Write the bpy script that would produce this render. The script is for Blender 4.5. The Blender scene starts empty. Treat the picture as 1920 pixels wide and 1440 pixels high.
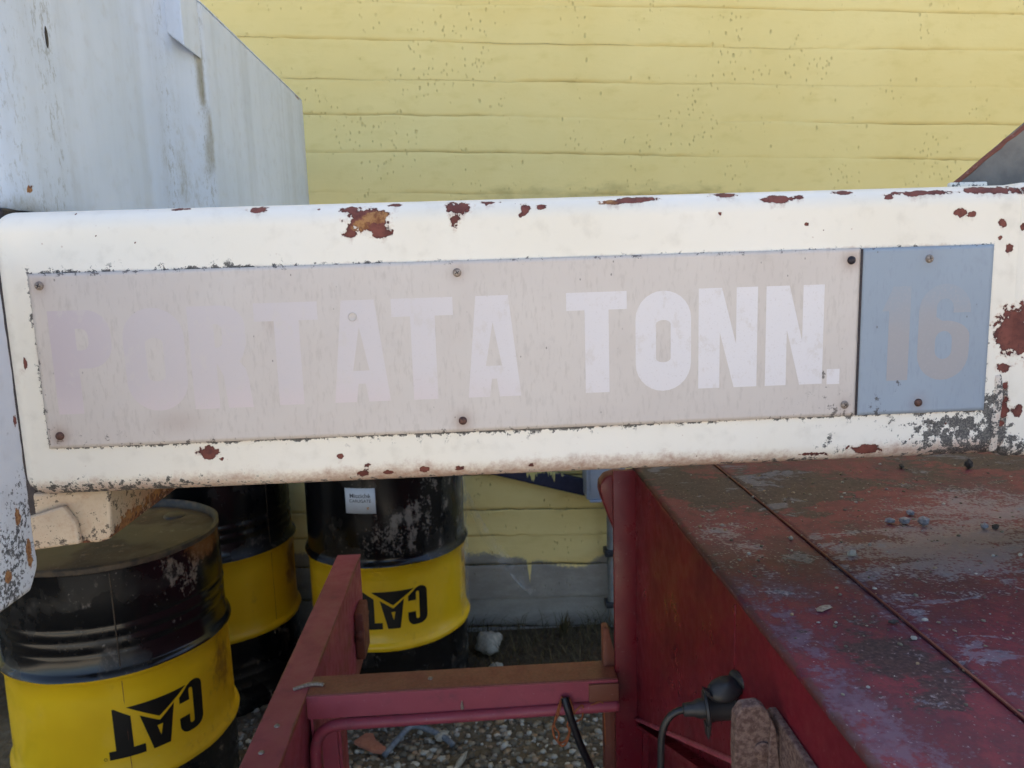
import bpy, bmesh, math, random
import numpy as np
from mathutils import Vector, Matrix

# ------------------------------------------------------------------ camera
scene = bpy.context.scene
R3 = [[0.9981927473, 0.0387596679, -0.0459230583],
      [-0.0513323335, 0.1526281383, -0.9869496659],
      [-0.0312446904, 0.9875233362, 0.1543419249]]
cam_data = bpy.data.cameras.new('camera')
cam_data.sensor_width = 36.0
cam_data.lens = 1442.0 * 36.0 / 1920.0
cam_data.clip_start = 0.02
cam_data.clip_end = 500
cam = bpy.data.objects.new('camera', cam_data)
scene.collection.objects.link(cam)
M4 = Matrix(R3).to_4x4()
M4.translation = Vector((0, 0, 1.6))
cam.matrix_world = M4
scene.camera = cam
cam_data.dof.use_dof = True
cam_data.dof.focus_distance = 0.95
cam_data.dof.aperture_fstop = 11.0

# ------------------------------------------------------------------ sky, sun, exposure
SUN_EL, SUN_AZ = math.radians(52), math.radians(12)       # sun high behind the yellow wall: the yard in view is open shade
world = bpy.data.worlds.new('World'); scene.world = world; world.use_nodes = True
wn = world.node_tree.nodes; wl = world.node_tree.links
bg = wn['Background']; bg.inputs['Strength'].default_value = 0.10
sky = wn.new('ShaderNodeTexSky'); sky.sky_type = 'NISHITA'; sky.sun_disc = False
sky.sun_elevation = SUN_EL; sky.sun_rotation = SUN_AZ
sky.dust_density = 2.0; sky.air_density = 1.0; sky.ozone_density = 1.0
wl.new(sky.outputs[0], bg.inputs['Color'])
sun_d = bpy.data.lights.new('sun', 'SUN'); sun_d.energy = 4.0; sun_d.angle = math.radians(0.53); sun_d.color = (1, .93, .82)
sun = bpy.data.objects.new('sun', sun_d); scene.collection.objects.link(sun)
sdir = Vector((math.sin(SUN_AZ) * math.cos(SUN_EL), math.cos(SUN_AZ) * math.cos(SUN_EL), math.sin(SUN_EL)))
sun.rotation_euler = sdir.to_track_quat('Z', 'Y').to_euler(); sun.location = (3, 10, 12)
vs = scene.view_settings
vs.view_transform = 'Standard'; vs.look = 'None'; vs.gamma = 1.0; vs.use_curve_mapping = False
vs.exposure = 1.78
scene.render.engine = 'CYCLES'
scene.cycles.use_denoising = True
scene.cycles.use_adaptive_sampling = True
scene.cycles.adaptive_threshold = 0.025
scene.cycles.max_bounces = 6
scene.cycles.diffuse_bounces = 4
scene.cycles.glossy_bounces = 2
scene.cycles.caustics_reflective = False
scene.cycles.caustics_refractive = False
scene.cycles.sample_clamp_indirect = 6.0

rnd = random.Random(7)
C = scene.collection

# ------------------------------------------------------------------ helpers
def S(r, g, b):
    f = lambda c: (c / 255 / 12.92) if c / 255 <= .04045 else ((c / 255 + .055) / 1.055) ** 2.4
    return (f(r), f(g), f(b), 1.0)

def hash2(ix, iy, seed):
    h = (ix.astype(np.int64) * 374761393 + iy.astype(np.int64) * 668265263 + seed * 1442695041) & 0x7fffffff
    h = (h ^ (h >> 13)) * 1274126177 & 0x7fffffff
    return ((h ^ (h >> 16)) & 0xffff) / 65535.0

def vn(x, y, seed=0):
    x = np.asarray(x, float); y = np.asarray(y, float)
    ix, iy = np.floor(x), np.floor(y); fx, fy = x - ix, y - iy
    fx = fx * fx * (3 - 2 * fx); fy = fy * fy * (3 - 2 * fy)
    a, b = hash2(ix, iy, seed), hash2(ix + 1, iy, seed)
    c, d = hash2(ix, iy + 1, seed), hash2(ix + 1, iy + 1, seed)
    return (a * (1 - fx) + b * fx) * (1 - fy) + (c * (1 - fx) + d * fx) * fy

def fbm(x, y, seed=0, o=4):
    x = np.asarray(x, float); y = np.asarray(y, float); s = 0; w = .5; t = 0
    for i in range(o):
        s = s + w * vn(x, y, seed + i); t += w; x = x * 2.03; y = y * 2.03; w *= .5
    return s / t

def sst(a, b, x):
    t = np.clip((x - a) / (b - a), 0, 1); return t * t * (3 - 2 * t)

def ell(x, y, items):
    """1 at the centre, 0 on the rim, -1 far outside of the nearest of the ellipses"""
    v = np.full(np.shape(x), -1.0)
    for (a, b, ra, rb) in items:
        v = np.maximum(v, np.clip(1 - np.sqrt(((x - a) / ra) ** 2 + ((y - b) / rb) ** 2), -1, 1))
    return v

class G:
    """small wrapper to write node materials"""
    def __init__(s, name, rough=.6, spec=.4, metal=0.0):
        s.m = bpy.data.materials.new(name); s.m.use_nodes = True
        s.t = s.m.node_tree; s.b = s.t.nodes['Principled BSDF']
        s.b.inputs['Roughness'].default_value = rough
        s.b.inputs['Specular IOR Level'].default_value = spec
        s.b.inputs['Metallic'].default_value = metal
        tc = s.t.nodes.new('ShaderNodeTexCoord'); s.obj = tc.outputs['Object']
    def put(s, sock, v):
        if hasattr(v, 'is_linked') or isinstance(v, bpy.types.NodeSocket): s.t.links.new(v, sock)
        elif v is not None: sock.default_value = v
    def vec(s, scale=(1, 1, 1), src=None):
        n = s.t.nodes.new('ShaderNodeMapping'); n.inputs['Scale'].default_value = scale
        s.put(n.inputs['Vector'], src or s.obj); return n.outputs[0]
    def perobj(s):
        oi = s.t.nodes.new('ShaderNodeObjectInfo'); n = s.t.nodes.new('ShaderNodeVectorMath'); n.operation = 'ADD'
        s.t.links.new(s.obj, n.inputs[0]); s.t.links.new(oi.outputs['Location'], n.inputs[1]); s.obj = n.outputs[0]; return s
    def noise(s, scale, detail=3, rough=.55, vec=None, dist=0):
        n = s.t.nodes.new('ShaderNodeTexNoise'); n.inputs['Scale'].default_value = scale
        n.inputs['Detail'].default_value = detail; n.inputs['Roughness'].default_value = rough; n.inputs['Distortion'].default_value = dist
        s.put(n.inputs['Vector'], vec or s.obj); return n.outputs['Fac']
    def voro(s, scale, vec=None, feat='F1', out='Distance'):
        n = s.t.nodes.new('ShaderNodeTexVoronoi'); n.feature = feat; n.inputs['Scale'].default_value = scale
        s.put(n.inputs['Vector'], vec or s.obj); return n.outputs[out]
    def step(s, v, lo, hi, a=0.0, b=1.0):
        n = s.t.nodes.new('ShaderNodeMapRange'); n.interpolation_type = 'SMOOTHSTEP'
        s.put(n.inputs['Value'], v)
        for k, x in (('From Min', lo), ('From Max', hi), ('To Min', a), ('To Max', b)): s.put(n.inputs[k], x)
        return n.outputs[0]
    def mth(s, op, a, b=None, clamp=False):
        n = s.t.nodes.new('ShaderNodeMath'); n.operation = op; n.use_clamp = clamp
        s.put(n.inputs[0], a)
        if b is not None: s.put(n.inputs[1], b)
        return n.outputs[0]
    def mix(s, f, a, b):
        n = s.t.nodes.new('ShaderNodeMix'); n.data_type = 'RGBA'
        s.put(n.inputs[0], f); s.put(n.inputs[6], a); s.put(n.inputs[7], b); return n.outputs[2]
    def attr(s, name):
        n = s.t.nodes.new('ShaderNodeAttribute'); n.attribute_name = name; return n.outputs['Fac']
    def sep(s, src=None):
        n = s.t.nodes.new('ShaderNodeSeparateXYZ'); s.put(n.inputs[0], src or s.obj); return n.outputs
    def bump(s, h, strength=.3, dist=.002):
        t = s.mth('MULTIPLY', h, strength * dist)
        if not hasattr(s, 'bn'):
            s.bn = s.t.nodes.new('ShaderNodeBump'); s.bn.inputs['Strength'].default_value = 1; s.bn.inputs['Distance'].default_value = 1
            s.t.links.new(s.bn.outputs[0], s.b.inputs['Normal']); s.hs = t
        else: s.hs = s.mth('ADD', s.hs, t)
        s.put(s.bn.inputs['Height'], s.hs)
    def col(s, c): s.put(s.b.inputs['Base Color'], c)
    def rough(s, r): s.put(s.b.inputs['Roughness'], r)

def tag(o, label=None, cat=None, group=None, kind=None):
    for k, v in (('label', label), ('category', cat), ('group', group), ('kind', kind)):
        if v: o[k] = v
    return o

def thing(name, loc, label, cat, group=None):
    o = bpy.data.objects.new(name, None); C.objects.link(o); o.location = loc
    o.empty_display_size = .1
    return tag(o, label, cat, group)

BASE = {}
def part(name, me, mat, parent=None, smooth=False, angle=None, base=None):
    """me: mesh or bmesh in world coordinates"""
    if isinstance(me, bmesh.types.BMesh):
        b = me; me = bpy.data.meshes.new(name); b.to_mesh(me); b.free()
    o = bpy.data.objects.new(name, me); C.objects.link(o)
    if parent is not None:
        org = BASE.get(parent.name, Vector(parent.location)); BASE[o.name] = org
        o.parent = parent; me.transform(Matrix.Translation(-org))
    elif base is not None:
        me.transform(Matrix.Translation(-Vector(base))); o.location = base; BASE[o.name] = Vector(base)
    me.materials.clear(); me.materials.append(mat.m if isinstance(mat, G) else mat)
    if smooth or angle:
        me.polygons.foreach_set('use_smooth', [True] * len(me.polygons))
        if angle:
            bm = bmesh.new(); bm.from_mesh(me)
            for e in bm.edges:
                if len(e.link_faces) == 2 and e.calc_face_angle(0) > math.radians(angle): e.smooth = False
            bm.to_mesh(me); bm.free()
    return o

def box(x0, x1, y0, y1, z0, z1, bev=0.0, seg=2, bm=None):
    b = bmesh.new()
    bmesh.ops.create_cube(b, size=1)
    for v in b.verts:
        v.co = Vector((x0 + (v.co.x + .5) * (x1 - x0), y0 + (v.co.y + .5) * (y1 - y0), z0 + (v.co.z + .5) * (z1 - z0)))
    if bev: bmesh.ops.bevel(b, geom=list(b.edges), offset=bev, segments=seg, profile=.5, affect='EDGES')
    return b

def prism(pts, axis, a, b_, bev=0.0, seg=2):
    """polygon in the plane normal to axis ('x': (y,z) points, 'y': (x,z), 'z': (x,y)) extruded from a to b_"""
    bm = bmesh.new()
    mk = {'x': lambda p, t: (t, p[0], p[1]), 'y': lambda p, t: (p[0], t, p[1]), 'z': lambda p, t: (p[0], p[1], t)}[axis]
    f = bm.faces.new([bm.verts.new(mk(p, a)) for p in pts])
    r = bmesh.ops.extrude_face_region(bm, geom=[f])
    for v in r['geom']:
        if isinstance(v, bmesh.types.BMVert): v.co = Vector(mk({'x': (v.co.y, v.co.z), 'y': (v.co.x, v.co.z), 'z': (v.co.x, v.co.y)}[axis], b_))
    bmesh.ops.recalc_face_normals(bm, faces=bm.faces)
    if bev: bmesh.ops.bevel(bm, geom=list(bm.edges), offset=bev, segments=seg, profile=.5, affect='EDGES')
    return bm

def lathe(prof, center=(0, 0, 0), n=72, cap=False, axis=None):
    """prof: list of (r, z)"""
    bm = bmesh.new(); rings = []
    for r, z in prof:
        rings.append([bm.verts.new((r * math.cos(2 * math.pi * i / n), r * math.sin(2 * math.pi * i / n), z)) for i in range(n)])
    for a, b in zip(rings, rings[1:]):
        for i in range(n): bm.faces.new((a[i], a[(i + 1) % n], b[(i + 1) % n], b[i]))
    if cap:
        bm.faces.new(rings[-1]); bm.faces.new(rings[0][::-1])
    m = Matrix.Translation(center)
    if axis is not None: m = m @ Vector((0, 0, 1)).rotation_difference(Vector(axis)).to_matrix().to_4x4()
    bmesh.ops.transform(bm, matrix=m, verts=bm.verts)
    bmesh.ops.recalc_face_normals(bm, faces=bm.faces)
    return bm

def smooth_path(pts, sub=6):
    P = [Vector(p) for p in pts]; out = []
    for i in range(len(P) - 1):
        p0 = P[max(i - 1, 0)]; p1 = P[i]; p2 = P[i + 1]; p3 = P[min(i + 2, len(P) - 1)]
        for k in range(sub):
            t = k / sub
            out.append(.5 * ((2 * p1) + (-p0 + p2) * t + (2 * p0 - 5 * p1 + 4 * p2 - p3) * t * t + (-p0 + 3 * p1 - 3 * p2 + p3) * t ** 3))
    out.append(P[-1]); return out

def tube(pts, r, n=10, sub=6, bm=None):
    P = smooth_path(pts, sub) if sub else [Vector(p) for p in pts]
    own = bm is None
    if own: bm = bmesh.new()
    rings = []; up = Vector((0.13, 0.31, 1)).normalized()
    for i, p in enumerate(P):
        d = (P[min(i + 1, len(P) - 1)] - P[max(i - 1, 0)]).normalized()
        u = up - d * up.dot(d)
        if u.length < 1e-3: u = Vector((1, 0, 0)) - d * d.x
        u.normalize(); up = u; v = d.cross(u)
        rr = r[min(i * len(r) // len(P), len(r) - 1)] if isinstance(r, (list, tuple)) else r
        rings.append([bm.verts.new(p + (u * math.cos(2 * math.pi * k / n) + v * math.sin(2 * math.pi * k / n)) * rr) for k in range(n)])
    for a, b in zip(rings, rings[1:]):
        for k in range(n): bm.faces.new((a[k], a[(k + 1) % n], b[(k + 1) % n], b[k]))
    bm.faces.new(rings[0][::-1]); bm.faces.new(rings[-1])
    bmesh.ops.recalc_face_normals(bm, faces=bm.faces)
    return bm

def grid(us, vs_, fn):
    """quad sheet of fn(u, v) (arrays) -> mesh, plus the flattened U, V"""
    U, V = np.meshgrid(us, vs_, indexing='ij')
    P = np.stack(fn(U, V), -1).reshape(-1, 3)
    nu, nv = len(us), len(vs_)
    i = np.arange(nu - 1)[:, None] * nv + np.arange(nv - 1)[None, :]
    F = np.stack([i, i + nv, i + nv + 1, i + 1], -1).reshape(-1, 4)
    return P, F, U.ravel(), V.ravel()

def mesh_np(name, P, F):
    me = bpy.data.meshes.new(name)
    me.vertices.add(len(P)); me.vertices.foreach_set('co', np.asarray(P, np.float32).ravel())
    k = F.shape[1]
    me.loops.add(F.size); me.loops.foreach_set('vertex_index', F.astype(np.int32).ravel())
    me.polygons.add(len(F)); me.polygons.foreach_set('loop_start', np.arange(0, F.size, k, dtype=np.int32))
    me.polygons.foreach_set('loop_total', np.full(len(F), k, np.int32))
    me.update(calc_edges=True); me.validate(); return me

def setattr_(me, name, vals):
    a = me.attributes.new(name, 'FLOAT', 'POINT'); a.data.foreach_set('value', np.asarray(vals, np.float32))

def zero_attr(me, **kw):
    for k in ('chip', 'tan', 'grime', 'brown'): setattr_(me, k, np.full(len(me.vertices), kw.get(k, -1.0 if k in ('chip', 'tan') else 0.0)))
    return me
def bm2me(bm, name='m'):
    me = bpy.data.meshes.new(name); bm.to_mesh(me); bm.free(); return me

def axis_samples(h, r, step, fs=5):
    t = [r * math.tan(math.pi / 4 * k / fs) for k in range(fs + 1)]
    inner = h - r
    n = max(1, int(math.ceil(2 * inner / step)))
    lo = [-(inner + d) for d in reversed(t)]
    mid = list(np.linspace(-inner, inner, n + 1))[1:-1]
    return np.array(lo + mid + [inner + d for d in t])

def rounded_box(x0, x1, y0, y1, z0, z1, r, steps, fs=5):
    """rounded box with dense sides; the mesh is returned with its world coordinates"""
    c = np.array([(x0 + x1) / 2, (y0 + y1) / 2, (z0 + z1) / 2]); h = np.array([(x1 - x0) / 2, (y1 - y0) / 2, (z1 - z0) / 2])
    ax = [axis_samples(h[i], r, steps[i], fs) for i in range(3)]
    Ps, Fs, off = [], [], 0
    for k in range(3):
        i, j = [a for a in range(3) if a != k]
        for sgn in (-1, 1):
            U, V = np.meshgrid(ax[i], ax[j], indexing='ij')
            P = np.zeros(U.shape + (3,)); P[..., i] = U; P[..., j] = V; P[..., k] = sgn * h[k]
            nu, nv = U.shape; ii = np.arange(nu - 1)[:, None] * nv + np.arange(nv - 1)[None, :] + off
            F = np.stack([ii, ii + nv, ii + nv + 1, ii + 1], -1).reshape(-1, 4)
            if (sgn > 0) == (k == 1): F = F[:, ::-1]
            Ps.append(P.reshape(-1, 3)); Fs.append(F); off += nu * nv
    P = np.concatenate(Ps); inner = h - r
    cl = np.clip(P, -inner, inner); d = P - cl; L = np.linalg.norm(d, axis=1, keepdims=True); L[L == 0] = 1
    P = cl + d / L * r + c
    me = mesh_np('rb', P, np.concatenate(Fs))
    bm = bmesh.new(); bm.from_mesh(me); bmesh.ops.remove_doubles(bm, verts=bm.verts, dist=1e-6)
    bmesh.ops.recalc_face_normals(bm, faces=bm.faces); bm.to_mesh(me); bm.free()
    P = np.empty(len(me.vertices) * 3); me.vertices.foreach_get('co', P)
    return me, P.reshape(-1, 3)

def outline(splines, extrude=0.0):
    """filled flat outline(s) with holes, as mesh in the XY plane"""
    cu = bpy.data.curves.new('outline', 'CURVE'); cu.dimensions = '2D'; cu.fill_mode = 'BOTH'; cu.extrude = extrude
    for pts in splines:
        sp = cu.splines.new('POLY'); sp.points.add(len(pts) - 1)
        for q, p in zip(sp.points, pts): q.co = (p[0], p[1], 0, 1)
        sp.use_cyclic_u = True
    ob = bpy.data.objects.new('outline', cu); C.objects.link(ob)
    me = bpy.data.meshes.new_from_object(ob.evaluated_get(bpy.context.evaluated_depsgraph_get()))
    bpy.data.objects.remove(ob); bpy.data.curves.remove(cu)
    return me

def arc(cx, cy, rx, ry, a0, a1, n=8):
    return [(cx + rx * math.cos(math.radians(a0 + (a1 - a0) * k / n)), cy + ry * math.sin(math.radians(a0 + (a1 - a0) * k / n))) for k in range(n + 1)]

# glyphs of a heavy condensed face, in a w x h box (metres), stroke s
def glyph(ch, w, h):
    s = .0285; t = .021; q = .030
    if ch == 'T': return [[(0, h), (0, h - t), (w / 2 - s / 2, h - t), (w / 2 - s / 2, 0), (w / 2 + s / 2, 0), (w / 2 + s / 2, h - t), (w, h - t), (w, h)]]
    if ch == 'O':
        r = w / 2
        return [arc(r, h - r, r, r, 0, 180, 14) + arc(r, r, r, r, 180, 360, 14), (arc(r, h - r - .006, r - s + .004, r - s, 0, 180) + arc(r, r + .006, r - s + .004, r - s, 180, 360))[::-1]]
    if ch == 'P':
        r = .027; m = h * .44
        return [[(0, 0), (0, h)] + arc(w - r, h - r, r, r, 90, 0) + arc(w - r, m + r, r, r, 0, -90) + [(s, m), (s, 0)],
                [(s, h - t)] + [(s, m + t)] + arc(w - s - .006, m + t + .008, .009, .008, -90, 0, 4) + arc(w - s - .006, h - t - .008, .009, .008, 0, 90, 4)]
    if ch == 'R':
        r = .025; m = h * .47
        return [[(0, 0), (0, h)] + arc(w - .003 - r, h - r, r, r, 90, 0) + [(w - .003, m + .018), (w - .008, m + .004), (w - .012, m - .002), (w - .006, m - .010), (w - .003, m - .022), (w, 0), (w - s, 0), (w - s - .003, m - .018), (w - s - .008, m - .006), (s, m - .004), (s, 0)],
                [(s, h - t)] + [(s, m + t - .006)] + arc(w - s - .008, m + t, .007, .006, -90, 0, 4) + arc(w - s - .008, h - t - .006, .007, .006, 0, 90, 4)]
    if ch == 'A':
        a = .5 * w; k = .019; s = .0255
        return [[(0, 0), (a - k, h), (a + k, h), (w, 0), (w - s, 0), (w - s - .003, h * .18), (s + .003, h * .18), (s, 0)],
                [(a, h * .74), (a - .0095, h * .31), (a + .0095, h * .31)][::-1]]
    if ch == 'N': return [[(0, 0), (0, h), (s * .98, h), (w - s * .9, h * .44), (w - s * .9, h), (w, h), (w, 0), (w - s * .98, 0), (s * .9, h * .56), (s * .9, 0)]]
    if ch == '.': return [[(0, 0), (0, .0185), (w, .0185), (w, 0)]]
    if ch == '1': return [[(w - .026, 0), (w - .026, h - .029), (0, h - .029), (.003, h - .022), (w - .022, h), (w, h), (w, 0)]]
    if ch == '6':
        r = w / 2; s = .0215
        return [arc(r, r, r, r, 180, 360, 14) + arc(r, h * .45, r, r * .62, 0, 95, 8) + [(s, h * .66)] + arc(r, h - r + .004, r - s, r - s, 180, 0, 8) + [(w - s, h * .70), (w, h * .70)] + arc(r, h - r, r, r, 0, 180, 14),
                (arc(r, r + .004, r - s, r - s, 180, 360, 8) + arc(r, h * .42, r - s, r * .34, 0, 180, 8))[::-1]]

# ------------------------------------------------------------------ materials
def weathered(name, base, base2, rust=((100, 54, 47), (126, 72, 62)), rough=.42, grime=(32, 32, 37), brown=(150, 98, 74), spots=.5, grain=.35, streak=None, grimescale=95, gop=.92, gz=1.0, gsoft=.14):
    g = G(name, rough)
    n1 = g.noise(3.5, 4); n2 = g.noise(38, 4); n3 = g.noise(grimescale, 6, .74, g.vec((1, 1, gz))); n4 = g.noise(130, 3, .6); n5 = g.noise(520, 1)
    c = g.mix(g.step(n1, .35, .65), S(*base), S(*base2))
    c = g.mix(g.mth('MULTIPLY', g.step(n2, .5, .8), .18), c, S(150, 140, 122))
    if streak:
        st = g.noise(16, 4, .6, g.vec((1, 1, .05)))
        c = g.mix(g.step(st, .42, .72, 0, streak[1]), c, S(*streak[0]))
    # brown run-off
    br = g.attr('brown')
    c = g.mix(g.step(g.mth('ADD', br, g.mth('MULTIPLY', g.mth('MULTIPLY', g.mth('SUBTRACT', n3, .5), .9), g.step(br, 0.0, .25))), .22, .75, 0, .75), c, S(*brown))
    # tiny rust dots
    vo = g.voro(55); sp = g.step(g.mth('ADD', vo, g.mth('MULTIPLY', n4, .25)), .13, .20, 1, 0)
    gate = g.step(g.noise(6, 2), .5, .62)
    c = g.mix(g.mth('MULTIPLY', g.mth('MULTIPLY', sp, gate), spots), c, S(150, 96, 60))
    # black lichen and dirt, speckled
    gr = g.attr('grime')
    gm = g.step(g.mth('SUBTRACT', gr, g.step(n3, .36, .66)), 0.0, gsoft)
    c = g.mix(g.mth('MULTIPLY', gm, gop), c, g.mix(g.step(n5, .40, .62), S(*grime), S(grime[0] + 62, grime[1] + 58, grime[2] + 50)))
    # chips down to primer and rust
    ch = g.mth('ADD', g.attr('chip'), g.mth('ADD', g.mth('ADD', g.mth('MULTIPLY', g.mth('SUBTRACT', n4, .5), 1.7), g.mth('MULTIPLY', g.mth('SUBTRACT', n2, .5), 1.1)), g.mth('MULTIPLY', g.mth('SUBTRACT', n3, .5), .5)))
    cm = g.step(ch, .10, .16)
    ring = g.mth('MULTIPLY', g.step(ch, -.10, .10), g.step(ch, .10, .16, 1, 0))
    c = g.mix(g.mth('MULTIPLY', ring, .28), c, S(188, 140, 104))
    rc = g.mix(g.step(n2, .35, .65), S(*rust[0]), S(*rust[1])); rc = g.mix(g.step(n3, .45, .7, 0, .7), rc, S(70, 38, 36))
    rc = g.mix(g.step(ch, .13, .34, .55, 0), rc, S(44, 26, 26))  # dark inner edge: shadow of the paint lip put into the colour
    tan = g.step(g.mth('ADD', g.attr('tan'), g.mth('MULTIPLY', g.mth('SUBTRACT', n4, .5), 1.2)), .1, .3)
    rc = g.mix(tan, rc, g.mix(g.step(n3, .4, .62), S(166, 122, 78), S(120, 74, 46)))
    c = g.mix(cm, c, rc)
    g.col(c)
    g.rough(g.mth('ADD', g.mth('MULTIPLY', cm, .35), g.mth('ADD', g.mth('MULTIPLY', gm, .3), g.mth('ADD', g.mth('MULTIPLY', n2, .22), rough - .13))))
    g.bump(g.mth('ADD', g.mth('MULTIPLY', cm, -1.0), g.mth('MULTIPLY', n3, g.mth('MULTIPLY', cm, .35))), .9, .0014)
    g.bump(n2, .12, .003)
    g.bump(n5, grain, .0003)
    return g

m_beam = weathered('cream_white_paint', (232, 225, 211), (236, 230, 219))
m_cab = weathered('bluish_white_paint', (206, 214, 226), (194, 204, 217), grain=.5, brown=(126, 118, 92), streak=((172, 178, 184), .42), spots=0.0, grimescale=150, gop=.5, gz=.4, gsoft=.45, grime=(84, 82, 66))
m_end = weathered('flaking_white_paint', (214, 216, 218), (198, 200, 204), grain=.7, spots=.6, grimescale=190)
m_block = weathered('stained_cream_paint', (208, 190, 164), (186, 162, 138), grain=.6, spots=.8, grime=(62, 52, 46), rust=((84, 50, 40), (110, 70, 54)))

def metal_plate(name, a, b, dark):
    g = G(name, .5, .4)
    fine = g.noise(260, 3, .6, g.vec((1, 1, .25))); n = g.noise(7, 4); sp = g.noise(110, 9, .75)
    c = g.mix(g.step(n, .3, .7), S(*a), S(*b)); c = g.mix(g.mth('MULTIPLY', g.step(fine, .5, .72), .35), c, S(*dark))
    n2 = g.noise(26, 5, .65); c = g.mix(g.mth('MULTIPLY', g.step(n2, .58, .8), .5), c, S(*dark))
    vo = g.voro(90, g.vec((1, 1, .6))); c = g.mix(g.mth('MULTIPLY', g.step(g.mth('ADD', vo, g.mth('MULTIPLY', sp, .2)), .14, .2, 1, 0), g.mth('MULTIPLY', g.step(g.noise(13, 2), .5, .6), .7)), c, S(92, 84, 80))
    gm = g.step(g.mth('SUBTRACT', g.attr('grime'), g.step(sp, .34, .66)), 0.0, .14)
    c = g.mix(g.mth('MULTIPLY', gm, .8), c, S(66, 60, 58))
    c = g.mix(g.mth('MULTIPLY', g.attr('brown'), .7), c, S(132, 92, 72))
    g.col(c); g.bump(fine, .15, .0004); return g
m_plate = metal_plate('faded_beige_sheet', (207, 198, 191), (201, 191, 184), (178, 168, 160))
m_plate2 = metal_plate('faded_blue_sheet', (143, 155, 169), (149, 161, 175), (132, 142, 156))

def letter_mat():
    g = G('faded_white_lettering', .45)
    x = g.sep()[0]
    w = g.step(x, -.50, .25); n = g.noise(14, 4)
    c = g.mix(w, S(202, 192, 191), S(221, 216, 217)); c = g.mix(g.step(x, -.60, -.46, 1, 0), c, S(197, 184, 187))
    z = g.sep()[2]
    c = g.mix(g.mth('MULTIPLY', g.step(g.mth('ADD', z, g.mth('MULTIPLY', n, .05)), .115, .165, 1, 0), g.mth('MULTIPLY', g.step(w, .3, .9, 1, .1), .75)), c, S(212, 197, 196))
    wr = g.noise(55, 6, .72, g.vec((1, 1, .7))); c = g.mix(g.step(wr, .54, .66, 0, .55), c, S(206, 197, 191))
    sp = g.noise(420, 3); c = g.mix(g.mth('MULTIPLY', g.step(sp, .58, .74), .4), c, S(196, 186, 182))
    g.col(c); return g
m_letter = letter_mat()
def num_mat():
    g = G('faded_grey_numerals', .5); z = g.sep()[2]; n = g.noise(30, 4)
    c = g.mix(g.step(g.mth('ADD', z, g.mth('MULTIPLY', g.mth('SUBTRACT', n, .5), .05)), .155, .215), S(158, 156, 159), S(149, 157, 168))
    c = g.mix(g.mth('MULTIPLY', g.step(g.noise(300, 4), .5, .7), .4), c, S(166, 162, 166)); g.col(c); return g
m_num = num_mat()

def simple(name, a, b, scale=20, rough=.6, spec=.4, metal=0, bump=.2, bd=.002, stretch=(1, 1, 1)):
    g = G(name, rough, spec, metal).perobj()
    n = g.noise(scale, 5, .6, g.vec(stretch)); n2 = g.noise(scale * 9, 3)
    c = g.mix(g.step(n, .35, .65), S(*a), S(*b)); c = g.mix(g.mth('MULTIPLY', n2, .25), c, S(a[0] * .6, a[1] * .6, a[2] * .6))
    g.col(c)
    if bump: g.bump(g.mth('ADD', n, g.mth('MULTIPLY', n2, .4)), bump, bd)
    return g
m_screw = simple('rusty_screw', (112, 78, 66), (70, 48, 44), 300, .6, .5, .3)
m_screwd = simple('dark_screw', (38, 36, 46), (58, 50, 54), 300, .45, .5, .4)
m_screwl = simple('pale_screw', (172, 158, 146), (128, 112, 100), 300, .5, .5, .3)

def red_paint(name, a, b, dirt, rust=(152, 88, 74), rough=.42, amt=.5, edge=False):
    g = G(name, rough).perobj()
    n1 = g.noise(5, 4); n2 = g.noise(24, 5, .62); n3 = g.noise(160, 4); vo = g.voro(36)
    c = g.mix(g.step(n1, .35, .68), S(*a), S(*b))
    c = g.mix(g.mth('MULTIPLY', g.step(n2, .52, .72), amt), c, S(*dirt))
    c = g.mix(g.mth('MULTIPLY', g.step(n3, .62, .74), .35 * amt), c, S(190, 170, 165))
    c = g.mix(g.mth('MULTIPLY', g.step(g.mth('ADD', vo, g.mth('MULTIPLY', n3, .2)), .12, .17, 1, 0), .5 * amt), c, S(170, 150, 148))
    c = g.mix(g.step(g.mth('ADD', g.attr('rusty'), g.mth('MULTIPLY', g.mth('SUBTRACT', n2, .5), .7)), .36, .6), c, g.mix(n3, S(*rust), S(rust[0] * .6, rust[1] * .6, rust[2] * .6)))
    g.col(c); g.rough(g.step(n2, .3, .7, rough - .1, rough + .15)); g.bump(n3, .2, .0006); g.bump(n1, .12, .01); return g
m_red = red_paint('dark_red_paint', (110, 25, 38), (96, 20, 34), (70, 26, 36), amt=.3, rough=.36)
m_redf = red_paint('worn_pinkish_red_paint', (156, 74, 88), (142, 60, 74), (112, 66, 74), amt=.55, rough=.45)
m_rust = red_paint('rusty_brown_steel', (122, 74, 56), (108, 58, 50), (84, 50, 42), amt=.6, rough=.65)


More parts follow.
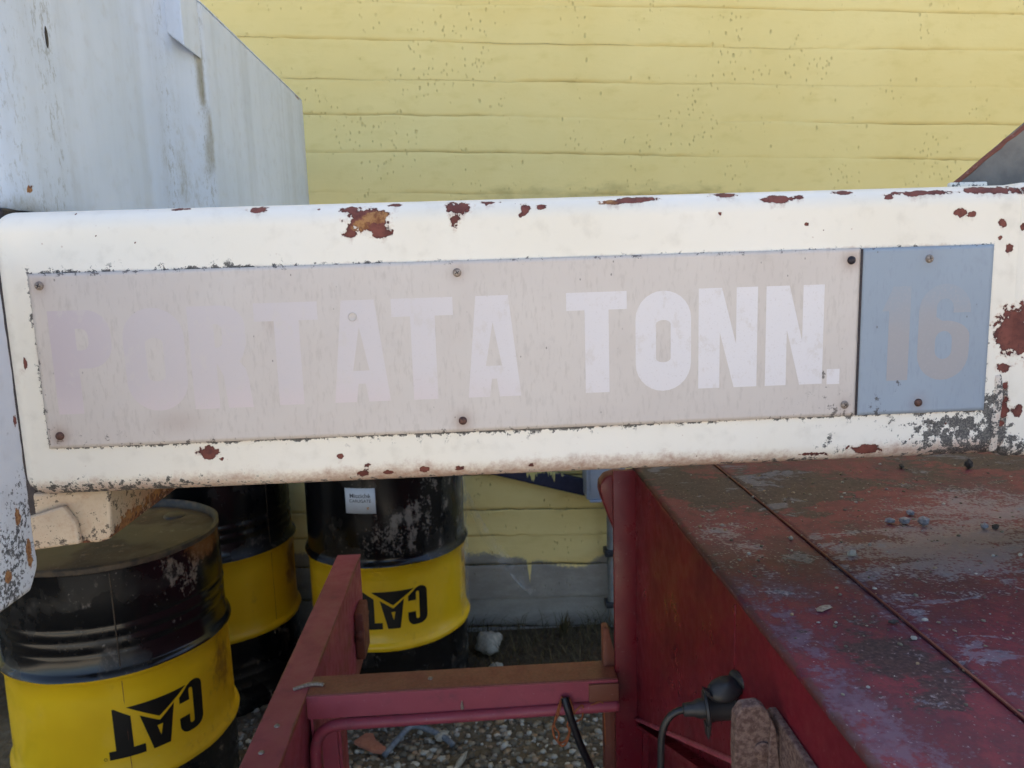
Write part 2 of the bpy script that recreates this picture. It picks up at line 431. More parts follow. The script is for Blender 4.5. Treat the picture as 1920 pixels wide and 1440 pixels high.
def deck_mat():
    g = G('scuffed_red_deck_paint', .45)
    A = g.noise(8, 7, .68, g.vec((1, .7, 1))); B = g.noise(46, 6, .72); D = g.noise(210, 3, .6); E_ = g.noise(26, 6, .7, g.vec((.45, 1, 1)), .6)
    off = lambda n, k: g.mth('MULTIPLY', g.mth('SUBTRACT', n, .5), k)
    c = g.mix(g.step(A, .42, .58), S(108, 30, 46), S(80, 25, 43))
    c = g.mix(g.step(B, .46, .60, 0, .55), c, S(70, 28, 42))
    c = g.mix(g.step(D, .48, .64, 0, .35), c, S(62, 30, 42))
    pu = g.step(g.mth('ADD', g.attr('sky_sheen'), g.mth('ADD', off(A, 3.0), g.mth('ADD', off(B, 3.4), off(D, 1.4)))), .15, .8)  # purple-grey patches: sky sheen put into the deck colour
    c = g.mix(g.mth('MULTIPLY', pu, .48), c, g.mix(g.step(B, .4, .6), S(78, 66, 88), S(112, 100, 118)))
    ru = g.step(g.mth('ADD', g.attr('rusty'), off(B, 2.4)), .1, .5)
    c = g.mix(g.mth('MULTIPLY', ru, .6), c, g.mix(D, S(72, 46, 43), S(92, 60, 52)))
    dk = g.step(g.mth('ADD', g.attr('dark'), g.mth('ADD', off(A, 3.2), g.mth('ADD', off(E_, 3.0), off(B, 1.6)))), -.10, .25)
    c = g.mix(g.mth('MULTIPLY', dk, .86), c, g.mix(g.step(D, .38, .62), S(30, 23, 29), S(62, 45, 47)))
    du = g.step(g.mth('ADD', g.attr('dust'), g.mth('ADD', off(E_, 2.6), g.mth('ADD', off(D, 2.2), off(B, 2.2)))), .05, .6)
    c = g.mix(g.mth('MULTIPLY', du, .74), c, g.mix(B, S(166, 154, 150), S(128, 116, 116)))
    fl = g.step(g.mth('ADD', g.attr('flake'), g.mth('ADD', off(E_, 3.4), off(A, 2.0))), .30, .42)
    c = g.mix(g.mth('MULTIPLY', fl, .42), c, g.mix(D, S(96, 98, 116), S(138, 140, 152)))
    c = g.mix(g.step(D, .64, .70, 0, .4), c, S(166, 152, 154))
    vo = g.voro(48); c = g.mix(g.mth('MULTIPLY', g.step(g.mth('ADD', vo, g.mth('MULTIPLY', D, .25)), .13, .17, 1, 0), .6), c, S(170, 162, 166))
    g.col(c); g.rough(g.mth('ADD', g.mth('MULTIPLY', du, .2), g.mth('ADD', g.mth('MULTIPLY', B, .3), .46)))
    g.bump(g.mth('ADD', g.mth('MULTIPLY', B, .6), g.mth('ADD', g.mth('MULTIPLY', fl, .5), D)), .3, .0012); return g
m_deck = deck_mat()

def drum_mat(name, a, b, scuff, amt, rough, yellow=False):
    g = G(name, rough, .5).perobj()
    n1 = g.noise(5, 4); n2 = g.noise(22, 6, .68, g.vec((1, 1, .6))); n3 = g.noise(120, 4); nw = g.noise(4.5, 3)
    c = g.mix(g.step(n1, .35, .65), S(*a), S(*b))
    c = g.mix(g.mth('MULTIPLY', g.mth('MULTIPLY', g.step(n2, .56, .70), g.step(nw, .47, .62)), amt), c, S(*scuff))
    c = g.mix(g.mth('MULTIPLY', g.step(n3, .64, .74), g.mth('MULTIPLY', g.step(nw, .45, .6), amt * .6)), c, S(170, 160, 150))
    c = g.mix(g.step(g.mth('ADD', g.attr('scuff'), g.mth('ADD', g.mth('MULTIPLY', g.mth('SUBTRACT', n2, .5), 3.4), g.mth('MULTIPLY', g.mth('SUBTRACT', n3, .5), 1.2))), .35, .75, 0, .8), c, g.mix(n3, S(150, 138, 124), S(96, 90, 88)))
    c = g.mix(g.step(g.mth('ADD', g.attr('rusty'), g.mth('MULTIPLY', g.mth('SUBTRACT', n2, .5), 1.2)), .3, .7, 0, .8), c, S(112, 74, 40))
    g.col(c); g.rough(g.step(g.mth('MULTIPLY', n2, g.step(nw, .4, .6)), .2, .6, rough, rough + .3)); g.bump(n1, .12, .008); g.bump(n3, .12, .0006); return g
m_black = drum_mat('black_drum_enamel', (11, 11, 13), (17, 16, 17), (112, 102, 94), .7, .20)
m_yellow = drum_mat('yellow_drum_enamel', (224, 182, 22), (216, 172, 18), (160, 120, 40), .4, .34)
m_lid = drum_mat('olive_drum_lid', (86, 68, 50), (66, 54, 42), (134, 94, 62), .6, .55)
m_rim = simple('worn_rim_steel', (84, 70, 54), (48, 42, 38), 40, .5, .5, .2)
def print_mat():
    g = G('black_print', .42).perobj(); a = g.noise(40, 6, .7, g.vec((1, 1, .5))); b = g.noise(7, 2)
    g.col(g.mix(g.mth('MULTIPLY', g.step(a, .64, .68), g.step(b, .5, .6)), g.mix(a, S(12, 11, 11), S(22, 20, 18)), S(190, 152, 26))); return g
m_print = print_mat()
m_sticker = simple('white_sticker', (206, 212, 220), (196, 202, 212), 20, .5, .4, 0, 0)
m_ink = simple('grey_ink', (64, 66, 72), (90, 92, 98), 60, .6, .3, 0, 0)
m_orange = simple('orange_ink', (196, 132, 50), (180, 120, 40), 60, .6, .3, 0, 0)

def wall_mat():
    g = G('yellow_painted_concrete', .75, .3)
    n1 = g.noise(1.3, 4); n2 = g.noise(14, 5, .6, g.vec((.6, 1, 1.5))); n3 = g.noise(90, 4, .6)
    c = g.mix(g.step(n1, .3, .7), S(238, 219, 151), S(232, 211, 139))
    c = g.mix(g.mth('MULTIPLY', g.step(n2, .5, .75), .3), c, S(212, 190, 112))
    stain = g.step(g.mth('ADD', g.attr('stain'), g.mth('MULTIPLY', g.mth('SUBTRACT', n2, .5), 1.2)), .2, .8)
    c = g.mix(g.mth('MULTIPLY', stain, .5), c, S(150, 138, 92))
    conc = g.mix(g.step(n2, .35, .65), S(166, 163, 153), S(148, 145, 137)); conc = g.mix(g.mth('MULTIPLY', n3, .5), conc, S(120, 116, 108))
    pm = g.step(g.mth('ADD', g.attr('paint'), g.mth('MULTIPLY', g.mth('SUBTRACT', n3, .5), .05)), -.012, .012)
    c = g.mix(pm, conc, c)
    # bug holes left by the formwork
    vo = g.voro(24, g.vec((1.2, 1, .6))); vo2 = g.voro(62, g.vec((1.2, 1, .5)))
    h1 = g.mth('MULTIPLY', g.step(g.mth('ADD', vo, g.mth('MULTIPLY', n3, .12)), .13, .20, 1, 0), g.step(g.noise(5, 2), .48, .56))
    h2 = g.mth('MULTIPLY', g.step(g.mth('ADD', vo2, g.mth('MULTIPLY', n3, .12)), .16, .26, 1, 0), g.step(g.noise(3.1, 2), .5, .56))
    hh = g.mth('MAXIMUM', h1, h2)
    c = g.mix(g.mth('MULTIPLY', hh, .22), c, S(160, 142, 78))
    g.col(c)
    g.bump(g.mth('SUBTRACT', g.mth('MULTIPLY', n2, .5), hh), .7, .006); g.bump(n3, .25, .0015); return g
m_wall = wall_mat()

def ground_mat():
    g = G('gravelly_soil', .95, .2)
    n1 = g.noise(2.2, 5); n2 = g.noise(30, 5, .65); vo = g.voro(38, out='Color'); vd = g.voro(38)
    c = g.mix(g.step(n1, .35, .65), S(98, 87, 71), S(84, 75, 62)); c = g.mix(g.step(n2, .4, .7), c, S(118, 107, 90))
    far = g.sep()[1]; c = g.mix(g.step(g.mth('ADD', far, g.mth('MULTIPLY', n2, .2)), 2.70, 2.90, 0, .8), c, g.mix(n2, S(46, 38, 30), S(78, 66, 50)))      # dark leaf mould along the wall
    c = g.mix(g.step(far, -1.2, .6, 1, 0), c, S(196, 184, 164))      # pale stabilised yard away from the wall
    g.col(c); g.bump(n2, .6, .02); g.bump(vd, .4, .01); return g
m_ground = ground_mat()
def gravel_mat():
    g = G('river_gravel', .8, .3); v = g.attr('tone'); n = g.noise(120, 3)
    r = g.t.nodes.new('ShaderNodeValToRGB'); cr = r.color_ramp
    cr.elements[0].color = S(88, 79, 67); cr.elements[1].color = S(206, 198, 182)
    for p, c in ((.35, (116, 107, 92)), (.55, (146, 135, 116)), (.66, (160, 130, 98)), (.82, (156, 156, 150))): cr.elements.new(p).color = S(*c)
    g.put(r.inputs[0], v); g.col(g.mix(g.mth('MULTIPLY', n, .4), r.outputs[0], S(90, 84, 74))); return g
m_gravel = gravel_mat()
m_weed = simple('dry_weed', (104, 92, 66), (74, 68, 46), 30, .8, .2, 0, 0)
m_lug = simple('primer_brown_steel', (128, 106, 97), (88, 66, 61), 190, .85, .3, 0, .6, .002)
m_stone = simple('pale_stone', (172, 166, 152), (142, 138, 128), 60, .8, .3, 0, .4)
m_bstone = simple('bluish_pebble', (150, 150, 156), (118, 120, 128), 200, .75, .3, 0, .3)
m_dstone = simple('dark_chip', (52, 48, 48), (70, 64, 60), 200, .75, .3, 0, .3)
m_shard = simple('terracotta', (176, 118, 96), (162, 104, 84), 80, .8, .3, 0, .3)
m_grey = simple('grey_plastic_box', (168, 174, 184), (160, 166, 178), 10, .5, .4, 0, .05)
m_pipe = simple('grey_conduit', (136, 140, 138), (122, 126, 124), 20, .5, .4, 0, .1)
m_clamp = simple('dark_steel_clamp', (62, 66, 72), (50, 52, 58), 50, .5, .5, .3)
m_rubber = simple('black_rubber', (44, 44, 47), (34, 34, 37), 60, .5, .5, 0, .2, .0008)
m_cable = simple('black_cable', (34, 34, 38), (26, 26, 29), 80, .45, .5, 0, .1)
m_wire = simple('rusted_wire', (172, 104, 66), (140, 76, 46), 120, .8, .3, 0, .4)
m_gus = simple('grey_primed_plate', (124, 120, 114), (108, 104, 100), 26, .7, .3, 0, .3)
m_hose = simple('grey_hose', (120, 126, 134), (92, 98, 108), 60, .6, .4, 0, .3)
def navy_mat():
    g = G('navy_board', .5); n = g.noise(60, 4, .6); x, y, z = g.sep()
    c = g.mix(g.step(n, .3, .7), S(30, 34, 58), S(38, 42, 66))
    st = g.noise(46, 4, .6, g.vec((1, 1, .18)))
    dr = g.step(g.mth('ADD', g.attr('drip'), g.mth('MULTIPLY', g.mth('SUBTRACT', st, .5), 3.2)), .42, .52)
    g.col(g.mix(dr, c, S(196, 184, 116))); return g
m_navy = navy_mat()
def film_mat():
    g = G('clear_film', .25, .5)
    n = g.noise(30, 4); g.col(S(210, 214, 214)); g.put(g.b.inputs['Alpha'], g.step(n, .40, .8, .03, .30)); g.bump(n, .5, .004); return g
m_film = film_mat()

# ------------------------------------------------------------------ ground
gme = bpy.data.meshes.new('ground')
gx = [-80, -6, -2, 2, 6, 80]; gy = [-80, -6, 0, 1.5, 3.3, 80]
P, F, U, V = grid(np.array(gx, float), np.array(gy, float), lambda u, v: (u, v, 0 * u))
ground = part('ground', mesh_np('ground', P, F), m_ground); tag(ground, kind='structure')

# gravel: pebbles nobody could count
def pebble_field(name, n, region, size, mat, seed, zf=lambda x, y: 0.0):
    r = random.Random(seed)
    b = bmesh.new(); bmesh.ops.create_icosphere(b, subdivisions=1, radius=1)
    bv = np.array([v.co[:] for v in b.verts]); bf = np.array([[v.index for v in f.verts] for f in b.faces]); b.free()
    Ps, Fs, T = [], [], []
    for k in range(n):
        x = r.uniform(region[0], region[1]); y = r.uniform(region[2], region[3])
        s = size * (.45 + 1.1 * r.random() ** 2.2)
        sc = np.array([s * r.uniform(.8, 1.5), s * r.uniform(.7, 1.1), s * r.uniform(.4, .75)])
        a = r.uniform(0, 6.28); ca, sa = math.cos(a), math.sin(a)
        p = bv * (1 + .16 * np.array([[r.uniform(-1, 1)] for _ in bv])) * sc
        p = np.stack([p[:, 0] * ca - p[:, 1] * sa + x, p[:, 0] * sa + p[:, 1] * ca + y, p[:, 2] + sc[2] * .35 + zf(x, y)], 1)
        Fs.append(bf + len(Ps) * len(bv)); Ps.append(p); T += [r.random()] * len(bv)
    me = mesh_np(name, np.concatenate(Ps), np.concatenate(Fs)); setattr_(me, 'tone', T)
    return part(name, me, mat, smooth=True)
gr = pebble_field('gravel', 13000, (-1.5, 1.4, 1.5, 2.74), .0105, m_gravel, 3); tag(gr, 'loose pale gravel and pebbles over brown soil', 'gravel', kind='stuff')

# ------------------------------------------------------------------ yellow board-marked wall
WY = 3.20; SL = -0.035
wall = thing('concrete_wall', (0.18, WY, 0), 'yellow painted board marked concrete wall behind the drums', 'wall')
core = part('wall_core', box(-14, 14, WY + .03, WY + .35, -.1, 5.2), m_wall, wall)
zs = [-.25, -.115, .005, .146, .295, .424, .551]
while zs[-1] < 1.7: zs.append(zs[-1] + .1473)
zs[-1] = 1.735
zs += [1.877, 2.034, 2.179, 2.321, 2.4615, 2.600, 2.742]
while zs[-1] < 5.5: zs.append(zs[-1] + .143)
xs_f = np.concatenate([np.linspace(-14, -1.8, 14)[:-1], np.arange(-1.8, 3.0, .0125), np.linspace(3.0, 14, 14)])
pb_x = [-14, -1.5, -.61, -.06, .02, .125, .19, .2, .21, .218, .3, .405, .45, .476, .50, .524, .6, 1.2, 14]
pb_z = [.40, .40, .384, .355, .352, .326, .320, .22, .317, .312, .30, .277, .285, .303, .32, .338, .36, .35, .36]
for k in range(len(zs) - 1):
    a, b = zs[k], zs[k + 1]
    nv = 12 if b < 2.9 else 5
    ts = np.array([0, .02, .05, .12, .28, .5, .72, .88, .95, .98, 1]) if nv > 5 else np.array([0, .05, .5, .95, 1])
    off = rnd.uniform(-.005, .005)
    def fn(u, t, k=k, a=a, b=b, off=off):
        wj = lambda j: (vn(u * .9, 0 * u, 200 + j) - .5) * .012 + (vn(u * 7, 0 * u, 300 + j) - .5) * .005 + (vn(u * 31, 0 * u, 400 + j) - .5) * .004 * sst(.45, .6, vn(u * 1.7, 0 * u, 500 + j))
        z = a + wj(k) + t * (b + wj(k + 1) - a - wj(k)) + SL * (u - .18)
        wob = (vn(u * 2.2, t * 0, 11 + k) - .5) * .0010 + (vn(u * 9, t * 0, 31 + k) - .5) * .0012
        z = z + wob * 2.2 * ((t > .9) | (t < .1)) * 0
        y = WY + off + (fbm(u * 1.1, t * 2 + k, 5) - .5) * .010 + (fbm(u * 14, t * 7 + k * 3, 9) - .5) * .0022
        # lower edge tucks back behind the course beneath, here more, there less
        dl = sst(.38, .66, vn(u * 2.1 + vn(u * 11, 0 * u, 4) * .5, 0 * u + k * 1.7, 21)) * .010 * (.35 + .65 * vn(u * 23, 0 * u, 77 + k)) + .0012
        e = np.clip(1 - t / .06, 0, 1); y = y + dl * e
        e2 = np.clip((t - .96) / .04, 0, 1); y = y + .0012 * e2
        # burrs of cement along some of the joints
        bu = sst(.66, .82, fbm(u * 7, 0 * u + k, 55)) * .007; y = y - bu * np.clip(1 - np.abs(t - .97) / .04, 0, 1) * vn(u * 60, t * 20, 8)
        return u, y, z
    P, F, U, T = grid(xs_f, ts, fn)
    me = mesh_np('board_course', P, F)
    X, Z = P[:, 0], P[:, 2]
    setattr_(me, 'paint', np.clip(Z - np.interp(X, pb_x, pb_z) + (fbm(X * 6, Z * 6, 3) - .5) * .05 * (np.abs(X - .2) > .03), -.5, .5) if b < 1.2 else np.full(len(X), .5))
    setattr_(me, 'stain', np.exp(-((X - .5) / .8) ** 2 - ((Z - 1.86) / .07) ** 2) * .55)
    part('board_course', me, m_wall, wall, smooth=True)

# ------------------------------------------------------------------ things on the wall
jb = thing('junction_box', (.50, 3.10, .62), 'pale grey electrical box on the wall above the conduit', 'electrical box')
part('box_body', box(.437, .60, 3.06, 3.18, .622, .86, .006), m_grey, jb, angle=40)
part('box_cover', box(.452, .585, 3.052, 3.0598, .640, .845, .004), m_grey, jb, angle=40)
part('box_lip', box(.450, .59, 3.045, 3.16, .6140, .6215, .002), m_grey, jb, angle=40)
cd = thing('conduit', (.555, 3.165, 0), 'grey vertical conduit pipe running down the wall from the box', 'pipe')
part('pipe_body', tube([(.553, 3.165, .6135), (.553, 3.165, .3), (.556, 3.165, .01)], .016, 14, 4), m_pipe, cd, angle=40)
part('pipe_clamp', box(.525, .585, 3.140, 3.205, .335, .365, .005), m_clamp, cd, angle=40)
part('clamp_bolt', lathe([(.002, 0), (.009, 0), (.009, .012), (.002, .012)], (.532, 3.140, .35), 6, True, (0, -1, 0)), m_clamp, cd)
part('pipe_clamp', box(.527, .585, 3.140, 3.205, .100, .125, .005), m_clamp, cd, angle=40)
# navy board sloping down to the box
def nb(u, v):  # u along, v across
    ax, az, bx, bz = -.05, .752, .60, .565
    return ax + (bx - ax) * u, 3.155 + 0 * u, az + (bz - az) * u + v * .072
P, F, U, V = grid(np.linspace(0, 1, 80), np.linspace(0, 1, 14), nb)
me = mesh_np('navy_board', P, F); setattr_(me, 'drip', (V - .62) * 1.1 + .9 * (np.exp(-((U - .42) / .13) ** 2) - .35))
bm = bmesh.new(); bm.from_mesh(me); r = bmesh.ops.extrude_face_region(bm, geom=list(bm.faces))
for v in r['geom']:
    if isinstance(v, bmesh.types.BMVert): v.co.y += .022
bmesh.ops.recalc_face_normals(bm, faces=bm.faces)
nbo = part('sloping_board', bm, m_navy, base=(.28, 3.16, .66)); tag(nbo, 'dark navy board with yellow paint drips sloping down to the grey box', 'board')

# ------------------------------------------------------------------ drums
def cat_logo():
    y0 = 0
    T = [[(0, 0), (0, .17), (.12, .17), (.12, 1.0), (.15, 1.0), (.42, .80), (.42, .17), (.62, .17), (.62, 0)]]
    A = [[(.57, .755), (.905, .53), (1.19, .76), (1.065, 0), (.755, 0)], [(.85, .44), (.955, .445), (.905, .22)]]
    Tr = [[(.36, .985), (1.46, .985), (.905, .615)]]
    Cc = [[(1.30, .66), (1.30, .79), (1.50, .965)] + arc(1.64, .86, .18, .155, 130, 0, 8) + [(1.81, .22)] + arc(1.59, .20, .22, .19, 0, -90, 7) + arc(1.47, .20, .19, .19, -90, -180, 7) + [(1.28, .36), (1.49, .36), (1.49, .20)] + arc(1.54, .20, .05, .045, 180, 360, 6) + [(1.60, .84)] + arc(1.555, .84, .045, .05, 0, 180, 6) + [(1.51, .66)]]
    return [T, A, Tr, Cc]

def dent(bm, cx, cy, seed):
    """press shallow dents into a drum part"""
    V = np.array([v.co[:] for v in bm.verts]); a = np.arctan2(V[:, 1] - cy, V[:, 0] - cx)
    d = (vn(np.cos(a) * 1.7 + 9, np.sin(a) * 1.7 + V[:, 2] * 5, seed) - .5) * .009 + (vn(np.cos(a) * 5 + 3, np.sin(a) * 5 + V[:, 2] * 13, seed + 5) - .5) * .0035
    for v, k, t in zip(bm.verts, d, a): v.co.x += k * math.cos(t); v.co.y += k * math.sin(t)
    return bm

def bend(me, cx, cy, r, a0, z0, h, width):
    """wrap a flat mesh (x right, y up, in units of h) round a drum; a0 = mid angle in degrees"""
    bm = bmesh.new(); bm.from_mesh(me)
    for x in np.arange(-.1, 2.0, .07):
        g_ = list(bm.verts) + list(bm.edges) + list(bm.faces)
        bmesh.ops.bisect_plane(bm, geom=g_, plane_co=(x, 0, 0), plane_no=(1, 0, 0))
    for v in bm.verts:
        a = math.radians(a0) + (v.co.x - width / 2) * h / r
        rr = r + .0006 + v.co.z
        v.co = Vector((cx + rr * math.cos(a), cy + rr * math.sin(a), z0 + v.co.y * h))
    bmesh.ops.recalc_face_normals(bm, faces=bm.faces)
    return bm

def oil_drum(x, y, H, label, logo=None, seam=None, seed=0, rings=3, scuffs=(), h1=.595, h2=.30):
    r = .2880; d = thing('oil_drum', (x, y, 0), label, 'oil drum', 'black and yellow oil drums by the wall')
    def shell(name, prof, mat, rustf=None):
        b = dent(lathe(prof, (x, y, 0), 144), x, y, seed)
        me = bpy.data.meshes.new(name); b.to_mesh(me); b.free()
        P = np.empty(len(me.vertices) * 3); me.vertices.foreach_get('co', P); P = P.reshape(-1, 3)
        if rustf:
            AA = np.degrees(np.arctan2(P[:, 1] - y, P[:, 0] - x)); setattr_(me, 'scuff', sum([w * np.exp(-((AA - a_) / sa) ** 2 - ((P[:, 2] - z_) / sz) ** 2) for a_, z_, sa, sz, w in scuffs], 0 * AA) - .25 if name == 'upper_shell' else 0 * AA - .6)
            setattr_(me, 'rusty', rustf(np.degrees(np.arctan2(P[:, 1] - y, P[:, 0] - x)), P[:, 2]))
        return part(name, me, mat, d, angle=50)
    hoop = lambda z: [(r, z - .017), (r + .004, z - .013), (r + .010, z - .007), (r + .0125, z), (r + .010, z + .007), (r + .004, z + .013), (r, z + .017)]
    corr = []
    z = h1 + .065
    up0 = [(r, h1 + k_) for k_ in np.arange(.03, H - .1 - h1, .02)] if not rings else []
    corr += up0
    for _ in range(rings):
        corr += [(r, z - .013), (r - .0012, z - .006), (r - .0030, z), (r - .0012, z + .006), (r, z + .013)]; z += .034
    zlow = []
    z = .08
    while z < h2 - .07:
        zlow += [(r, z - .014), (r - .0045, z), (r, z + .014)]; z += .042
    k1 = hoop(h1); k2 = hoop(h2)
    up = shell('upper_shell', k1[3:] + corr + [(r, H - .085), (r, H - .02), (r + .001, H - .012)], m_black,
          lambda a, z: .9 * np.exp(-((a + 8) / 22) ** 2 - ((z - H + .03) / .05) ** 2) + .25 * np.exp(-((z - H) / .02) ** 2))
    mid = shell('middle_band', [(r + .008, h2 - .012)] + k2[2:] + [(r, h2 + .06), (r, (h1 + h2) / 2), (r, h1 - .06)] + k1[:4], m_yellow,
          lambda a, z: .75 * np.exp(-((a + 4) / 16) ** 2 - ((z - h1 + .1) / .10) ** 2))
    shell('lower_shell', [(r - .004, 0.0), (r, .012)] + zlow + [(r, h2 - .017), (r + .004, h2 - .0145), (r + .0075, h2 - .0121)], m_black)
    shell('rim', [(r - .010, H - .022), (r - .008, H), (r - .002, H + .006), (r + .0045, H + .002), (r + .0045, H - .010), (r + .001, H - .0125)], m_rim)
    lid = part('lid', lathe([(r - .0095, H - .018), (r - .04, H - .016), (r - .05, H - .012), (.1, H - .012), (.001, H - .012)], (x, y, 0), 96), m_lid, d, angle=40)
    part('bung', lathe([(.001, .008), (.024, .008), (.030, .004), (.032, 0), (.032, -.003)], (x + .12, y + .16, H - .0115), 20), m_rim, lid, angle=40)
    if seam is not None:
        a = math.radians(seam)
        ps = [(x + (r + .0004) * math.cos(a), y + (r + .0004) * math.sin(a), z) for z in np.linspace(h1 + .02, H - .02, 12)]
        part('seam', dent(tube(ps, .0016, 6, 0), x, y, seed), m_rim, up)
        ps = [(x + (r - .0002) * math.cos(a), y + (r - .0002) * math.sin(a), z) for z in np.linspace(h2 + .018, h1 - .018, 12)]
        part('seam', dent(tube(ps, .0009, 6, 0), x, y, seed), m_rust, mid)
    if logo:
        a0, z0, h = logo
        for g_, nm in zip(cat_logo(), ('letter', 'letter', 'triangle', 'letter')):
            part('logo_' + nm, dent(bend(outline(g_, .0003), x, y, r, a0, z0, h, 1.82), x, y, seed), m_print, mid)
        ring = [arc(-.07, .03, .03, .03, 0, 350, 14), arc(-.07, .03, .022, .022, 0, 350, 14)]
        part('logo_mark', dent(bend(outline(ring, .0003), x, y, r, a0, z0, h, 1.82), x, y, seed), m_print, mid)
    return d, up, mid, r

oil_drum(-1.055, 2.145, .885, 'black and yellow oil drum nearest the camera with olive lid showing', (-50.5, .365, .138), -66, 1, 3, ((-20, .84, 22, .06, .8), (-45, .74, 25, .08, .35), (-80, .80, 20, .05, .3)))
dC, upC, midC, rC = oil_drum(-.358, 2.80, .945, 'black and yellow oil drum with a white sticker beside the red frame', (-81.5, .368, .136), None, 2, 0, ((-62, .74, 22, .10, .75), (-90, .68, 20, .08, .5), (-40, .84, 15, .08, .5), (-120, .8, 6, .05, .4)))
oil_drum(-1.03, 2.89, .93, 'black and yellow oil drum half hidden behind the nearest drum', None, -30, 3)

# sticker with its two printed lines, wrapped on the drum
def wrap_flat(me, cx, cy, r, a_mid, z0, lift):
    bm = me if isinstance(me, bmesh.types.BMesh) else None
    if bm is None: bm = bmesh.new(); bm.from_mesh(me)
    for v in bm.verts:
        a = math.radians(a_mid) + v.co.x / r; rr = r + lift + v.co.z
        v.co = Vector((cx + rr * math.cos(a), cy + rr * math.sin(a), z0 + v.co.y))
    return dent(bm, cx, cy, 2)
P, F, U, V = grid(np.linspace(-.052, .052, 14), np.linspace(0, .088, 3), lambda u, v: (u, v, 0 * u))
bm = bmesh.new(); bm.from_mesh(mesh_np('sticker', P, F))
r_ = bmesh.ops.extrude_face_region(bm, geom=list(bm.faces))
for v in r_['geom']:
    if isinstance(v, bmesh.types.BMVert): v.co.z += .0008
bmesh.ops.recalc_face_normals(bm, faces=bm.faces)
stk = part('sticker', wrap_flat(bm, -.358, 2.80, rC, -99.5, .786, .0006), m_sticker, upC); stk['label'] = 'white sticker with two printed lines'
def text_mesh(s, size, x, y):
    cu = bpy.data.curves.new('t', 'FONT'); cu.body = s; cu.size = size; cu.align_x = 'CENTER'; cu.offset = size * .018
    ob = bpy.data.objects.new('t', cu); C.objects.link(ob)
    me = bpy.data.meshes.new_from_object(ob.evaluated_get(bpy.context.evaluated_depsgraph_get()))
    bpy.data.objects.remove(ob); me.transform(Matrix.Translation((x, y, 0))); return me
part('printed_line', wrap_flat(text_mesh('Miccich\u00e8', .0205, 0, .055), -.358, 2.80, rC, -99.5, .786, .0019), m_ink, stk)
part('printed_line', wrap_flat(text_mesh('CARUGATE', .0145, 0, .039), -.358, 2.80, rC, -99.5, .786, .0019), m_ink, stk)
part('printed_mark', wrap_flat(text_mesh('$', .016, .026, .012), -.358, 2.80, rC, -99.5, .786, .0019), m_orange, stk)

# torn plastic film hanging from the rear drum
def film(u, v):
    x = -.075 + .11 * v + .05 * u * v + .16 * v * v * .6 + .030 * u
    y = 2.83 - .03 * u + .02 * np.sin(v * 7 + u * 3) + .012 * np.sin(u * 14 + v * 4)
    z = .74 - .40 * v + .02 * np.sin(u * 9)
    return x, y, z
P, F, U, V = grid(np.linspace(0, 1, 10), np.linspace(0, 1, 30), film)
fm = part('plastic_film', mesh_np('film', P, F), m_film, smooth=True, base=(.0, 2.83, .6)); tag(fm, 'torn strip of clear plastic film hanging beside the stickered drum', 'plastic film')
def wrapf(u, v):
    a = np.radians(-26 + 50 * u); rr = .294 + .006 * np.sin(u * 23 + v * 5) * vn(u * 9, v * 14, 3) + .010 * vn(u * 6, v * 30, 8)
    rr = rr + .010 * np.exp(-((v - .30) / .05) ** 2) * 0
    return -.358 + rr * np.cos(a), 2.80 + rr * np.sin(a), .318 + .60 * v + .01 * np.sin(u * 8)
P, F, U, V = grid(np.linspace(0, 1, 14), np.linspace(0, 1, 50), wrapf)
wf = part('plastic_wrap', mesh_np('wrap', P, F), m_film, dC, smooth=True); wf['label'] = 'crumpled clear wrap down the side of the drum'

